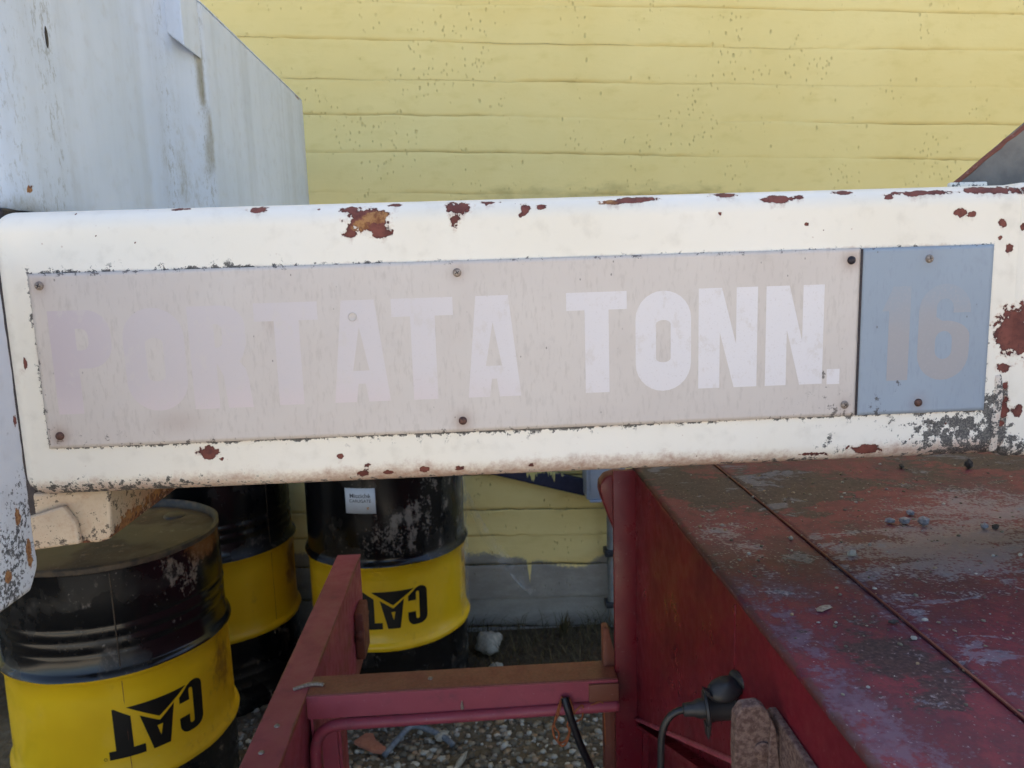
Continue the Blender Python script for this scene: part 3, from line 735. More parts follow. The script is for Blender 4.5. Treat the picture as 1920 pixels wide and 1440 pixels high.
# ------------------------------------------------------------------ white steel beam with its plates
bx0, bx1, by0, by1, bz0, bz1 = -.541, .76, .9035, 1.06, 1.3435, 1.6755
beam = thing('steel_beam', (.1, .98, bz0), 'white steel beam with faded capacity plates and rust chips', 'beam')
CH = [(-0.242,1.670,0.0113,0.0038),(-0.137,1.667,0.0125,0.0038),(-0.116,1.655,0.0282,0.0138),(-0.138,1.640,0.0085,0.0066),(-0.102,1.641,0.0123,0.0098),(-0.013,1.665,0.0163,0.0081),(-0.018,1.652,0.0063,0.0100),(0.064,1.662,0.0063,0.0063),(0.059,1.655,0.0038,0.0031),(0.083,1.664,0.0056,0.0030),(0.166,1.667,0.0188,0.0030),(0.191,1.669,0.0282,0.0035),(0.360,1.665,0.0188,0.0050),(0.386,1.667,0.0094,0.0025),(0.394,1.635,0.0035,0.0028),(0.291,1.651,0.0018,0.0025),(0.494,1.664,0.0063,0.0035),(0.539,1.668,0.0438,0.0030),(0.620,1.669,0.0407,0.0048),(0.523,1.666,0.0125,0.0028),(0.581,1.644,0.0080,0.0056),(0.595,1.641,0.0055,0.0036),(0.633,1.630,0.0048,0.0060),(0.643,1.600,0.0055,0.0060),(0.631,1.613,0.0035,0.0028),(0.658,1.625,0.0028,0.0055),(0.024,1.671,0.0113,0.0022),(-0.085,1.671,0.0088,0.0022),(0.658,1.500,0.0310,0.0330),(0.680,1.488,0.0360,0.0300),(0.645,1.456,0.0110,0.0060),(0.650,1.432,0.0042,0.0068),(0.650,1.405,0.0068,0.0165),(0.666,1.401,0.0068,0.0080),(0.648,1.385,0.0055,0.0035),(-0.320,1.391,0.0130,0.0090),(-0.305,1.382,0.0028,0.0020),(-0.166,1.380,0.0048,0.0034),(-0.134,1.367,0.0040,0.0034),(-0.141,1.357,0.0105,0.0055),(-0.109,1.356,0.0080,0.0042),(-0.067,1.359,0.0068,0.0042),(-0.022,1.358,0.0080,0.0035),(0.062,1.358,0.0040,0.0033),(0.411,1.356,0.0220,0.0035),(0.481,1.360,0.0263,0.0066),(-0.516,1.504,0.0026,0.0066),
      (0.70,1.665,.05,.006),(0.71,1.60,.012,.01),(.30,1.672,.02,.003),(.44,1.671,.016,.0025),(-.33,1.673,.012,.002)]
r2 = random.Random(21)
for k in range(34):
    z = r2.choice([r2.uniform(1.355, 1.39), r2.uniform(1.62, 1.672)]); CH.append((r2.uniform(-.5, .62), z, r2.uniform(.0008, .0022), r2.uniform(.0008, .002)))
px0, px1, pz0, pz1 = -.4999, .4605, 1.4040, 1.6055      # beige plate
qx0, qx1, qz0, qz1 = .4612, .6224, 1.4036, 1.6050       # blue plate

def beam_fields(P):
    X, Z, Y = P[:, 0], P[:, 2], P[:, 1]
    chip = ell(X, Z, CH); chip = np.where(Y > .99, -1, chip)
    tan = ell(X, Z, [(-.108, 1.657, .018, .008), (-.125, 1.648, .012, .008), (.160, 1.667, .014, .004)])
    dx = np.maximum(np.maximum(px0 - X, X - qx1), 0); dz = np.maximum(np.maximum(pz0 - Z, Z - pz1), 0); d = np.hypot(dx, dz)
    g = .80 * np.exp(-(d / .0022) ** 1.4) * (.35 + 1.0 * fbm(X * 16, Z * 16, 2)) * np.where((Z > 1.5) & (X > -.25), .25 + 1.1 * sst(.52, .68, fbm(X * 5, Z * 0, 33)), 1.0)
    g = g + .35 * np.exp(-(d / .006)) * (Z < 1.41) * sst(.4, .7, fbm(X * 9, Z * 3, 12)) + .25 * np.exp(-d / .006) * (X < -.2) * (Z > 1.5)
    n = fbm(X * 14, Z * 14, 4)
    # lichen at the lower right, run-off at the lower left
    g = np.maximum(g, sst(.44, .58, X + (n - .5) * .16) * sst(1.413, 1.385, Z + (n - .5) * .03) * (.55 + .6 * n))
    g = np.maximum(g, sst(.60, .625, X) * sst(1.445, 1.42, Z + (n - .5) * .02) * (.5 + .5 * n))
    g = np.maximum(g, sst(1.372, 1.345, Z + (n - .5) * .02) * (.45 + .4 * n) * sst(-.20, -.42, X))
    g = np.maximum(g, .5 * sst(1.356, 1.343, Z) * (.3 + n))
    br = sst(1.385, 1.345, Z + (n - .5) * .03) * (.35 + .45 * fbm(X * 3, Z * 0, 6))
    br = np.maximum(br, .55 * np.exp(-d / .004) * (.4 + n) * .8)
    br = np.maximum(br, .5 * sst(-.50, -.53, X) * n)
    for (a, b, ra, rb) in CH[:50]:
        if ra > .004: L = .012 + rb * 2.2; br = np.maximum(br, (.30 + .25 * vn(X * 400, Z * 0, 9)) * np.exp(-((X - a) / (ra * .7)) ** 4) * sst(b - L, b, Z) * (Z < b + rb * .3))
    return chip, tan, g, br
me, P = rounded_box(bx0, bx1, by0, by1, bz0, bz1, .024, (.003, .06, .003))
for nm, v in zip(('chip', 'tan', 'grime', 'brown'), beam_fields(P)): setattr_(me, nm, v)
part('beam_body', me, m_beam, beam, smooth=True)

# end post that the beam runs into on the right
me, P = rounded_box(.6445, 1.15, .9005, 1.10, 1.3395, 1.6775, .020, (.004, .06, .004), 4)
ch, tn, gg, br = beam_fields(P)
X, Z = P[:, 0], P[:, 2]; n = fbm(X * 16, Z * 16, 41)
gg = np.maximum(sst(1.40, 1.36, Z + (n - .5) * .06 + (X - .66) * .3) * (.45 + .55 * n), .5 * sst(.655, .642, X) * sst(1.46, 1.44, Z)); gg = np.maximum(gg, .3 * sst(.62, .7, n) * sst(1.44, 1.40, Z))
for nm, v in zip(('chip', 'tan', 'grime', 'brown'), (ch, tn, gg, br * .5)): setattr_(me, nm, v)
part('end_post', me, m_beam, beam, smooth=True)
wv = tube([(.640, .9085, 1.446), (.642, .9065, 1.42), (.640, .907, 1.38), (.642, .911, 1.350)], .0065, 8, 5)
me = bpy.data.meshes.new('weld'); wv.to_mesh(me); wv.free()
setattr_(me, 'chip', np.full(len(me.vertices), -1.0)); setattr_(me, 'tan', np.full(len(me.vertices), -1.0)); setattr_(me, 'grime', np.full(len(me.vertices), .5)); setattr_(me, 'brown', np.full(len(me.vertices), .4))
part('weld_bead', me, m_beam, beam, smooth=True)

# capacity plates
def plate(name, x0, x1, z0, z1, y, mat, gfun):
    xs = np.linspace(x0, x1, int((x1 - x0) / .005) + 2); zz = np.linspace(z0, z1, int((z1 - z0) / .005) + 2)
    P, F, U, V = grid(xs, zz, lambda u, v: (u, y + 0 * u, v))
    me = mesh_np(name, P, F)
    bm = bmesh.new(); bm.from_mesh(me); rr = bmesh.ops.extrude_face_region(bm, geom=list(bm.faces))
    for v in rr['geom']:
        if isinstance(v, bmesh.types.BMVert): v.co.y += .0024
    bmesh.ops.recalc_face_normals(bm, faces=bm.faces); bm.to_mesh(me); bm.free()
    P = np.empty(len(me.vertices) * 3); me.vertices.foreach_get('co', P); P = P.reshape(-1, 3)
    g_, b_ = gfun(P[:, 0], P[:, 2]); setattr_(me, 'grime', g_); setattr_(me, 'brown', b_)
    return part(name, me, mat, beam)
SCR = [(-.4883, 1.5921, 'l'), (-.4861, 1.4185, 'r'), (-.0176, 1.5920, 'l'), (-.0180, 1.4172, 'r'), (.4488, 1.5916, 'd'), (.4467, 1.4177, 'l'), (.5436, 1.5905, 'l'), (.5389, 1.4166, 'r')]
def scr_field(X, Z):
    b = 0 * X
    for sx, sz, k in SCR: b = np.maximum(b, np.exp(-(np.hypot(X - sx, Z - sz) / .010) ** 2) * (.8 if k != 'l' else .35))
    return b
def g1(X, Z):
    n = fbm(X * 18, Z * 18, 71)
    g = .42 * np.exp(-np.minimum(np.minimum(X - px0, Z - pz0), pz1 - Z) / .0025) * (.2 + n)
    g = np.maximum(g, .5 * np.exp(-((X - .425) / .02) ** 2 - ((Z - 1.452) / .012) ** 2) * (n > .4))
    g = np.maximum(g, .25 * sst(.33, .45, X) * sst(1.47, 1.41, Z) * n * 1.5)
    g = np.maximum(g, .28 * sst(-.30, -.48, X) * sst(1.44, 1.405, Z) * n * 1.6)
    b = scr_field(X, Z) + .28 * np.exp(-((X + .35) / .03) ** 2 - ((Z - 1.43) / .014) ** 2) + .25 * np.exp(-((X + .23) / .012) ** 2 - ((Z - 1.54) / .012) ** 2) + .12 * sst(-.3, -.5, X) * n
    return g, b
def g2(X, Z):
    n = fbm(X * 40, Z * 12, 77)
    g = .5 * np.exp(-((X - .487) / .010) ** 2 - ((Z - 1.413) / .014) ** 2) * (.4 + n) + .35 * np.exp(-((X - .512) / .006) ** 2 - ((Z - 1.44) / .01) ** 2)
    g = np.maximum(g, .3 * np.exp(-np.minimum(Z - qz0, qz1 - Z) / .003) * n)
    return g, scr_field(X, Z) * .5
pl1 = plate('capacity_plate', px0, px1, pz0, pz1, .9008, m_plate, g1); pl1['label'] = 'long beige plate with faded white lettering'
pl2 = plate('number_plate', qx0 + .0009, qx1, qz0, qz1, .9006, m_plate2, g2); pl2['label'] = 'small blue grey plate with a faded number'
seal = part('plate_joint', box(.4600, .4624, .8999, .9034, 1.4046, 1.6040), m_screwd, beam)
LET = [('P', -.4838, -.4160), ('O', -.4031, -.3341), ('R', -.3285, -.2615), ('T', -.2532, -.1805), ('A', -.1668, -.1015), ('T', -.0958, -.0244), ('A', -.0100, .0527), ('T', .1083, .1800), ('O', .1902, .2568), ('N', .2658, .3369), ('N', .3472, .4175), ('.', .4233, .4391)]
def letter(ch, x0, x1, z0, h, y, mat, par, nm):
    me = outline(glyph(ch, x1 - x0, h), .00004)
    me.transform(Matrix.Translation((x0, y, z0)) @ Matrix.Rotation(math.pi / 2, 4, 'X'))
    part(nm, me, mat, par)
for ch, x0, x1 in LET:
    zb = 1.4438 + (.001 if ch in 'TNA' else 0)
    letter(ch, x0, x1, zb, .1195, .90074, m_letter, pl1, 'letter')
letter('1', .4890, .5235, 1.4452, .1135, .90054, m_num, pl2, 'numeral'); letter('6', .5345, .5985, 1.4438, .1165, .90054, m_num, pl2, 'numeral')
for sx, sz, k in SCR:
    y = .9006
    m_ = {'l': m_screwl, 'r': m_screw, 'd': m_screwd}[k]
    par = pl2 if sx > .47 else pl1
    s_ = part('screw', lathe([(.0001, .0030), (.0022, .0029), (.0038, .0022), (.0048, .0010), (.0050, 0)], (sx, y, sz), 20, False, (0, -1, 0)), m_, par, angle=60)
    bm = box(sx - .0026, sx + .0026, y - .0032, y - .0026, sz - .0004, sz + .0004)
    b2 = box(sx - .0004, sx + .0004, y - .00325, y - .0026, sz - .0026, sz + .0026)
    t_ = bpy.data.meshes.new('t'); b2.to_mesh(t_); bm.from_mesh(t_); b2.free()
    bmesh.ops.rotate(bm, verts=bm.verts, cent=(sx, y, sz), matrix=Matrix.Rotation(rnd.uniform(0, 1.5), 3, 'Y'))
    if k == 'l': part('cross_slot', bm, m_screwd, pl2 if sx > .47 else pl1)
    else: bm.free()
for zc in (1.5555,):   # empty rivet mark on the first letter A
    part('rivet_mark', lathe([(.0001, .0004), (.0040, .0004), (.0046, .0008), (.0052, 0)], (-.1405, .9004, 1.545), 20, False, (0, -1, 0)), m_plate, pl1, angle=40)

part('shade_plate', zero_attr(bm2me(box(-.49, .24, 1.0605, 2.25, 1.548, 1.560))), m_beam, beam)  # unseen plate added behind the beam to shade the drums and lower wall
# stepped block under the left end of the beam
def block_part(name, bm, seed):
    bmesh.ops.subdivide_edges(bm, edges=list(bm.edges), cuts=7, use_grid_fill=True)
    me = bpy.data.meshes.new(name); bm.to_mesh(me); bm.free()
    P = np.empty(len(me.vertices) * 3); me.vertices.foreach_get('co', P); P = P.reshape(-1, 3)
    n = fbm(P[:, 0] * 30 + P[:, 1] * 25, P[:, 2] * 30, seed)
    lo = P[:, 2].min()
    setattr_(me, 'chip', np.clip((lo + .010 - P[:, 2]) * 30 + (n - .62) * 3 + (P[:, 1] - .96) * 2.2, -1, 1)); setattr_(me, 'tan', (n - .62) * 2)
    setattr_(me, 'grime', .30 * sst(.45, .7, n) + .3 * sst(lo + .03, lo, P[:, 2])); setattr_(me, 'brown', .3 + .6 * sst(.95, 1.1, P[:, 1]) * n)
    return part(name, me, m_block, beam)
block_part('mounting_block', prism([(-.545, 1.3425), (-.452, 1.3425), (-.4575, 1.281), (-.47, 1.276), (-.545, 1.275)], 'y', .932, 1.30, .004), 3)
block_part('block_cheek', prism([(-.548, 1.316), (-.505, 1.328), (-.492, 1.306), (-.490, 1.279), (-.548, 1.2735)], 'y', .922, .9315, .003), 5)

# ------------------------------------------------------------------ white cabinet at the upper left
cab = thing('steel_cabinet', (-.9, 1.7, 1.684), 'tall white steel cabinet with streaked paint standing above the beam', 'cabinet')
prof = [(-1.6, .955)] + [(-.615 + .065 * math.sin(math.radians(a)), 1.02 - .065 * math.cos(math.radians(a))) for a in range(0, 91, 10)]
prof += [(-.55, y) for y in np.arange(1.04, 1.39, .012)] + [(-.549, 1.405), (-.5445, 1.425), (-.539, 1.445), (-.533, 1.465), (-.527, 1.485), (-.521, 1.51), (-.515, 1.53), (-.509, 1.555), (-.504, 1.575), (-.501, 1.592)] + [(-.50, y) for y in np.arange(1.595, 2.49, .02)] + [(-.501, 2.495), (-.506, 2.502), (-.52, 2.505), (-1.6, 2.505)]
pa = np.array(prof); zz = np.concatenate([[1.684, 1.687], np.arange(1.70, 2.105, .012), [2.108, 2.113, 2.116]])
inset = np.zeros(len(zz)); inset[0] = .003; inset[-1] = .008; inset[-2] = .002
def cabf(i, j):
    i = i.astype(int); j = j.astype(int)
    return pa[i, 0] - inset[j], pa[i, 1], zz[j]
P, F, U, V = grid(np.arange(len(pa)), np.arange(len(zz)), cabf)
me = mesh_np('panel', P, F[:, ::1])
X, Y, Z = P[:, 0], P[:, 1], P[:, 2]
n = fbm(Y * 18, Z * 5, 14); n2 = fbm(Y * 40, Z * 40, 15)
dirt = np.exp(-((Y - 1.46) / .02) ** 2) * .34 + np.exp(-((Y - 1.575) / .03) ** 2) * .34 + .30 * np.exp(-((Y - 1.10) / .035) ** 2) * (n > .3) + .24 * sst(1.14, .98, Y)
dirt = dirt * (.55 + .8 * n) + .42 * sst(2.10, 2.118, Z) * n + .25 * sst(2.40, 2.5, Y) * n
dirt = np.maximum(dirt, .55 * np.exp(-((Y - 1.03) / .05) ** 2 - ((Z - 1.69) / .012) ** 2))
setattr_(me, 'grime', dirt * 1.25); setattr_(me, 'brown', (.75 * np.exp(-((Y - 1.465 - .02 * (n2 - .5)) / .020) ** 2) + .8 * np.exp(-((Y - 1.58 - .02 * (n2 - .5)) / .026) ** 2) + .35 * np.exp(-((Y - 1.525) / .05) ** 2)) * sst(.25, .7, fbm(Y * 30, Z * 7, 19)) * sst(2.10, 1.98, Z + .2 * (n - .5)) + .35 * np.exp(-((Y - 1.09) / .04) ** 2) * n + .5 * np.exp(-((Y - 1.01) / .05) ** 2 - ((Z - 1.69) / .02) ** 2))
setattr_(me, 'chip', np.maximum(ell(Y, Z, [(2.43, 2.112, .03, .006), (1.60, 1.69, .016, .012), (1.78, 2.01, .006, .004), (1.02, 1.712, .005, .004), (1.33, 1.698, .004, .003), (1.72, 2.115, .03, .004), (2.0, 2.116, .05, .003)]), -1)); setattr_(me, 'tan', ell(Y, Z, [(1.02, 1.70, .03, .02), (1.78, 2.01, .01, .01)]))
part('side_panel', me, m_cab, cab, smooth=True)
bm = prism([tuple(p) for p in pa[::3]] + [(-1.6, 2.505)], 'z', 2.113, 2.1155)
part('top_panel', zero_attr(bm2me(bm), grime=.3), m_cab, cab)
part('bottom_panel', zero_attr(bm2me(prism([tuple(p + np.array([-.004, 0])) for p in pa[::3]], 'z', 1.6862, 1.689)), grime=.4), m_cab, cab)
bm = prism([(-.552, 2.046), (-.500, 2.004), (-.500, 2.112), (-.552, 2.112)], 'y', 1.484, 1.576, .003)
part('stiffener', zero_attr(bm2me(bm), grime=.12, brown=.12), m_cab, cab)
part('support_leg', zero_attr(bm2me(box(-1.2, -.556, .965, 1.45, 1.30, 1.6855, .004)), grime=.5), m_screwd, cab)
bm = lathe([(.0001, .0005), (.0042, .0005), (.0048, 0)], (0, 0, 0), 16, False, (1, 0, 0))
bmesh.ops.scale(bm, vec=(1, .8, 3.0), verts=bm.verts); bmesh.ops.translate(bm, vec=(-.5497, 1.105, 1.915), verts=bm.verts)
part('keyhole', bm, m_screwd, cab)

# flaking plate at the far left, edge-on in front of the beam end
ep = thing('end_plate', (-.56, .75, 1.25), 'flaking white plate with black lichen at the far left edge', 'steel plate')
me, P = rounded_box(-.545, -.5030, .30, .8625, 1.2545, 1.628, .010, (.02, .005, .005), 3)
Y, Z = P[:, 1], P[:, 2]; n = fbm(Y * 22, Z * 22, 61); nn = fbm(Y * 60, Z * 60, 62)
# ragged front edge and a clipped lower corner
P2 = P.copy(); fr = sst(.835, .8625, Y); P2[:, 1] -= fr * .006 * nn; P2[:, 2] += np.clip(Y - .838, 0, 1) * 1.1 * sst(1.30, 1.255, Z)
me.vertices.foreach_set('co', P2.astype(np.float32).ravel()); me.update()
setattr_(me, 'chip', np.clip(ell(Y, Z, [(.842, 1.30, .006, .02), (.83, 1.345, .005, .012), (.80, 1.29, .006, .008), (.85, 1.45, .003, .01)]), -1, 1))
setattr_(me, 'tan', ell(Y, Z, [(.83, 1.345, .012, .02), (.842, 1.30, .012, .03), (.80, 1.29, .02, .02)]))
setattr_(me, 'grime', np.clip(sst(1.46, 1.30, Z + (n - .5) * .30) * np.clip((n - .30) * 2.2, 0, .85), 0, .9)); setattr_(me, 'brown', .35 * sst(1.34, 1.26, Z) * n)
part('plate_body', me, m_end, ep, smooth=True)

# grey gusset at the upper right
gs = thing('gusset_plate', (.9, 1.06, 1.678), 'grey triangular gusset plate with rusty edge at the upper right', 'steel plate')
bm = prism([(.655, 1.6795), (.70, 1.7165), (.757, 1.763), (.86, 1.843), (1.12, 1.843), (1.12, 1.6795)], 'y', 1.05, 1.066, .002)
part('gusset_body', bm, m_gus, gs)
ps = [(.6565, 1.0515, 1.6815)]
for k in range(1, 22):
    t = k / 21; ps.append((.6565 + .2035 * t + rnd.uniform(-.0012, .0012), 1.0515 + rnd.uniform(-.001, .001), 1.6825 + .1615 * t + rnd.uniform(-.0012, .0012)))
part('rusty_edge', tube(ps, .0034, 6, 2), m_rust, gs, smooth=True)
me, P = rounded_box(.652, .705, 1.040, 1.0495, 1.679, 1.6905, .003, (.01, .01, .01), 2); zero_attr(me, grime=.2); part('weld_bead', me, m_beam, gs, smooth=True)

# ------------------------------------------------------------------ red deck on the right
DZ = 1.19
deck = thing('trailer_deck', (.9, .9, .3), 'scuffed dark red steel deck with side wall on the lower right', 'trailer deck')
def deck_plate(x0, x1, y0, y1, z, name):
    xs = np.arange(x0, x1 + .001, (x1 - x0) / max(8, int((x1 - x0) / .01))); ys = np.arange(y0, y1 + .001, .01)
    P, F, U, V = grid(xs, ys, lambda u, v: (u, v, z + (fbm(u * 5, v * 5, 91) - .5) * .0016))
    me = mesh_np(name, P, F); bm = bmesh.new(); bm.from_mesh(me)
    rr = bmesh.ops.extrude_face_region(bm, geom=list(bm.faces))
    for v in rr['geom']:
        if isinstance(v, bmesh.types.BMVert): v.co.z -= .008
    bmesh.ops.recalc_face_normals(bm, faces=bm.faces); bm.to_mesh(me); bm.free()
    P = np.empty(len(me.vertices) * 3); me.vertices.foreach_get('co', P); P = P.reshape(-1, 3); X, Y = P[:, 0], P[:, 1]
    bl = lambda L: sum(w * np.exp(-((X - a) / ra) ** 2 - ((Y - b) / rb) ** 2) for a, b, ra, rb, w in L)
    setattr_(me, 'dark', bl([(.47, 1.30, .12, .12, 1.0), (.60, 1.28, .16, .09, .9), (.36, 1.38, .06, .12, .9), (.405, .72, .05, .07, .75), (.43, .655, .04, .06, .7), (.52, 1.12, .05, .05, .5), (1.0, 1.4, .2, .12, .8)]) - .45)
    setattr_(me, 'dust', bl([(.60, .955, .10, .11, .75), (.81, 1.15, .16, .12, .9), (.69, 1.0, .13, .1, .8), (.50, .90, .04, .15, .35), (.37, .98, .05, .12, .45), (.36, 1.12, .05, .12, .4)]) - .42 + .12 * np.exp(-np.abs(X - .468) / .015))
    setattr_(me, 'sky_sheen', bl([(.36, .85, .06, .14, .7), (.33, .62, .03, .2, .8), (.50, .70, .04, .2, .45), (.46, .80, .02, .3, .5), (.35, .55, .06, .1, .5)]) - .35)
    setattr_(me, 'flake', .35 * np.exp(-np.abs(X - .492) / .03) * (X > .468) + .25 * sst(.9, .6, Y) * (X > .5) - .15)
    setattr_(me, 'rusty', bl([(.8, 1.45, .6, .10, .6), (.40, 1.48, .1, .1, .5)]) - .35 + 1.6 * np.exp(-(X - .3085) / .003) * (fbm(Y * 30, X * 10, 8) > .35))
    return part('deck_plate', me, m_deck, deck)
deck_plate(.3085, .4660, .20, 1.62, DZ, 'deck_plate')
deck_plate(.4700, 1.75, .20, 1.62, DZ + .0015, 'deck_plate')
part('groove_bead', tube([(.4695, y, DZ + .0012) for y in np.linspace(.2, 1.62, 40)], .0016, 6, 0), m_rust, deck)
part('groove_floor', box(.4605, .4755, .20, 1.62, DZ - .016, DZ - .0095), m_rust, deck)
def red_field(bm, f):
    me = bm2me(bm); P = np.empty(len(me.vertices) * 3); me.vertices.foreach_get('co', P); P = P.reshape(-1, 3)
    setattr_(me, 'rusty', f(P[:, 0], P[:, 1], P[:, 2])); return me
def subdiv(bm, n=10):
    bmesh.ops.subdivide_edges(bm, edges=list(bm.edges), cuts=n, use_grid_fill=True); return bm
edge = lambda X, Y, Z: 1.2 * sst(1.165, 1.183, Z) * fbm(Y * 25, Z * 60, 5) - .1
part('side_wall', red_field(subdiv(prism([(.884, 1.1815), (1.49, 1.1815), (1.49, .640), (.884, .963)], 'x', .3125, .325)), edge), m_red, deck)
part('side_wall', red_field(subdiv(prism([(.20, 1.1815), (.8835, 1.1815), (.8835, .70), (.20, .70)], 'x', .3095, .325)), edge), m_red, deck)
part('weld_bead', tube([(.3110, .8855, z) for z in np.linspace(1.175, .975, 14)], .0028, 6, 0), m_red, deck, smooth=True)
part('weld_bead', tube([(.3125 + rnd.uniform(-.0008, .0008), .8835 + (1.488 - .8835) * t, .961 - .323 * t) for t in np.linspace(0, 1, 36)], .0045, 7, 0), m_redf, deck, smooth=True)
part('lower_web', box(.336, .350, .3, 1.488, .20, 1.0), m_red, deck)
part('lower_flange', prism([(.30, 1.2), (1.485, .628), (1.485, .620), (.30, 1.19)], 'x', .3105, .3355), m_red, deck)
part('end_flange', prism([(.2675, .20), (.3245, .20), (.3245, 1.1815), (.2675, 1.1815)], 'y', 1.4905, 1.503, .001), m_red, deck, angle=40)
part('end_wall', box(.325, 1.74, 1.491, 1.504, .25, 1.181), m_red, deck)
part('rope_hook', prism([(.2755, 1.172), (.255, 1.166), (.244, 1.152), (.2425, 1.135), (.248, 1.115), (.262, 1.075), (.2755, 1.04), (.292, 1.04), (.292, 1.172)], 'y', 1.504, 1.545, .004, 3), m_red, deck, angle=40)
part('foot_bracket', prism([(.246, .30), (.2735, .30), (.2735, .76), (.258, .835), (.246, .835)], 'y', 1.512, 1.54, .003), m_rust, deck, angle=40)
# hinge lug on the near side wall
lug = part('hinge_lug', prism([(.2590, 1.02), (.2545, 1.088), (.2552, 1.128), (.2625, 1.139), (.2800, 1.1405), (.2880, 1.134), (.3010, 1.104), (.3085, 1.099), (.3085, 1.02)][::-1], 'y', .722, .738, .0012, 1), m_lug, deck)
part('lug_web', prism([(.2905, 1.1275), (.2955, 1.1150), (.3020, 1.060), (.2965, 1.020), (.2860, 1.020)], 'y', .7225 - .006, .7219, .001, 1), m_lug, lug)
part('pivot_pin', lathe([(.0001, .0030), (.0085, .0030), (.0095, .0022), (.0095, 0), (.0115, -.0003), (.0115, -.001)], (.283, .7217, 1.090), 24, False, (0, -1, 0)), m_lug, lug, angle=40)
part('lug_pad', prism([(.40, 1.120), (.750, 1.120), (.758, 1.112), (.758, .93), (.40, .93)], 'x', .3005, .309, .002), m_lug, deck)
# ------------------------------------------------------------------ power socket, plug and lead on the side wall
so = thing('trailer_socket', (.300, .88, 1.06), 'black rubber trailer socket with plug on the red side wall', 'socket')
ax = Vector((-1, .12, -.10)).normalized()
c0 = Vector((.3105, .876, 1.044))
part('socket_body', lathe([(.001, 0), (.020, 0), (.021, .003), (.0165, .005), (.0165, .030), (.0175, .032), (.0175, .035), (.001, .035)], c0, 28, False, ax), m_rubber, so, angle=35)
bm = bmesh.new(); bmesh.ops.create_uvsphere(bm, u_segments=28, v_segments=14, radius=1)
for v in bm.verts:
    v.co.z = max(v.co.z, -.25)
    v.co = Vector((v.co.x * .023, v.co.y * .016, v.co.z * .011 + .0035 * math.exp(-((v.co.x - .15) / .35) ** 2 - (v.co.y / .35) ** 2) * (v.co.z > 0)))
bmesh.ops.transform(bm, matrix=Matrix.Translation((.290, .862, 1.0755)) @ Matrix.Rotation(math.radians(-14), 4, 'Y') @ Matrix.Rotation(math.radians(38), 4, 'X'), verts=bm.verts)
lid = part('socket_lid', bm, m_rubber, so, smooth=True)
part('lid_hinge', tube([(.318, .850, 1.080), (.3135, .856, 1.086), (.309, .866, 1.087), (.305, .876, 1.085)], .0075, 10, 4), m_rubber, lid, smooth=True)
part('lid_tab', prism([(.260, 1.082), (.268, 1.079), (.272, 1.070), (.266, 1.072)], 'y', .852, .862, .001), m_rubber, lid)
c1 = c0 + ax * .0355
part('plug_collar', lathe([(.001, 0), (.0215, 0), (.0225, .002), (.0215, .005), (.001, .005)], c1, 28, False, ax), m_rubber, so, angle=35)
part('plug_lug', prism([(.2700, 1.022), (.2760, 1.023), (.2745, 1.009), (.2725, 1.0025)], 'y', .868, .884, .001), m_rubber, so)
c2 = c1 + ax * .005
part('plug_sleeve', lathe([(.001, 0), (.0125, 0), (.0120, .008), (.0090, .014), (.0082, .026), (.0070, .027), (.001, .027)], c2, 20, False, ax), m_rubber, so, angle=35)
c3 = c2 + ax * .026
ld = part('power_lead', tube([c3, c3 + Vector((-.009, .001, -.003)), c3 + Vector((-.019, .002, -.012)), c3 + Vector((-.026, .003, -.030)), c3 + Vector((-.028, .004, -.060)), c3 + Vector((-.026, .008, -.13)), c3 + Vector((-.012, .02, -.25)), c3 + Vector((.0, .05, -.4))], .0046, 12, 8), m_cable, base=c3, smooth=True)
tag(ld, 'black power lead hanging down from the socket plug', 'cable')

# ------------------------------------------------------------------ red frame in the middle
fr = thing('trailer_drawbar', (-.1, 1.7, 0), 'worn red angle iron drawbar standing in front of the drums', 'drawbar')
FZ = .75
edg = lambda X, Y, Z: .95 * np.maximum(np.exp(-np.abs(X + .4385) / .006), np.exp(-np.abs(X + .3685) / .006)) * fbm(Y * 14, X * 40, 4) * 1.3 + .0
part('side_rail', red_field(subdiv(box(-.4385, -.3685, .95, 2.235, FZ - .010, FZ, .0015), 14), edg), m_redf, fr)
part('rail_web', red_field(subdiv(prism([(.95, FZ - .0105), (2.232, FZ - .0105), (2.232, .44), (.95, .44)], 'x', -.383, -.3715), 10), lambda X, Y, Z: .75 * fbm(Y * 8, Z * 12, 3) - .1 + .3 * sst(.52, .46, Z)), m_redf, fr)
part('rail_web', box(-.4365, -.4265, .95, 2.230, .60, FZ - .0105), m_redf, fr)
part('latch_block', box(-.3710, -.345, 2.06, 2.16, .50, .64, .006), m_rust, fr, angle=40)
part('latch_pin', tube([(-.358, 2.04, .58), (-.358, 2.19, .585)], .010, 10, 1), m_rust, fr, smooth=True)
part('end_cap', box(-.4265, -.3835, 2.222, 2.232, .46, FZ - .0105), m_redf, fr)
# cross bar
part('cross_bar', red_field(subdiv(box(-.3683, .2670, 1.462, 1.535, FZ - .006, FZ, .0015), 12), lambda X, Y, Z: 1.0 - 14 * np.clip(1.474 - Y, 0, 1) - .25 * (fbm(X * 9, Y * 9, 2) > .55)), m_redf, fr)
part('cross_bar_face', red_field(subdiv(box(-.3683, .2670, 1.456, 1.4615, .700, FZ - .001, .001), 10), lambda X, Y, Z: .7 * sst(.05, .25, X) * fbm(X * 12, Z * 30, 4)), m_redf, fr)
tp = [(-.357, 1.452, .15), (-.357, 1.452, .45), (-.357, 1.452, .60), (-.355, 1.452, .640), (-.345, 1.452, .668), (-.326, 1.452, .683), (-.30, 1.452, .688), (-.2, 1.452, .689), (.0, 1.452, .691), (.16, 1.452, .693), (.2670, 1.452, .694)]
part('bent_tube', tube(tp, .0115, 14, 8), m_redf, fr, smooth=True)
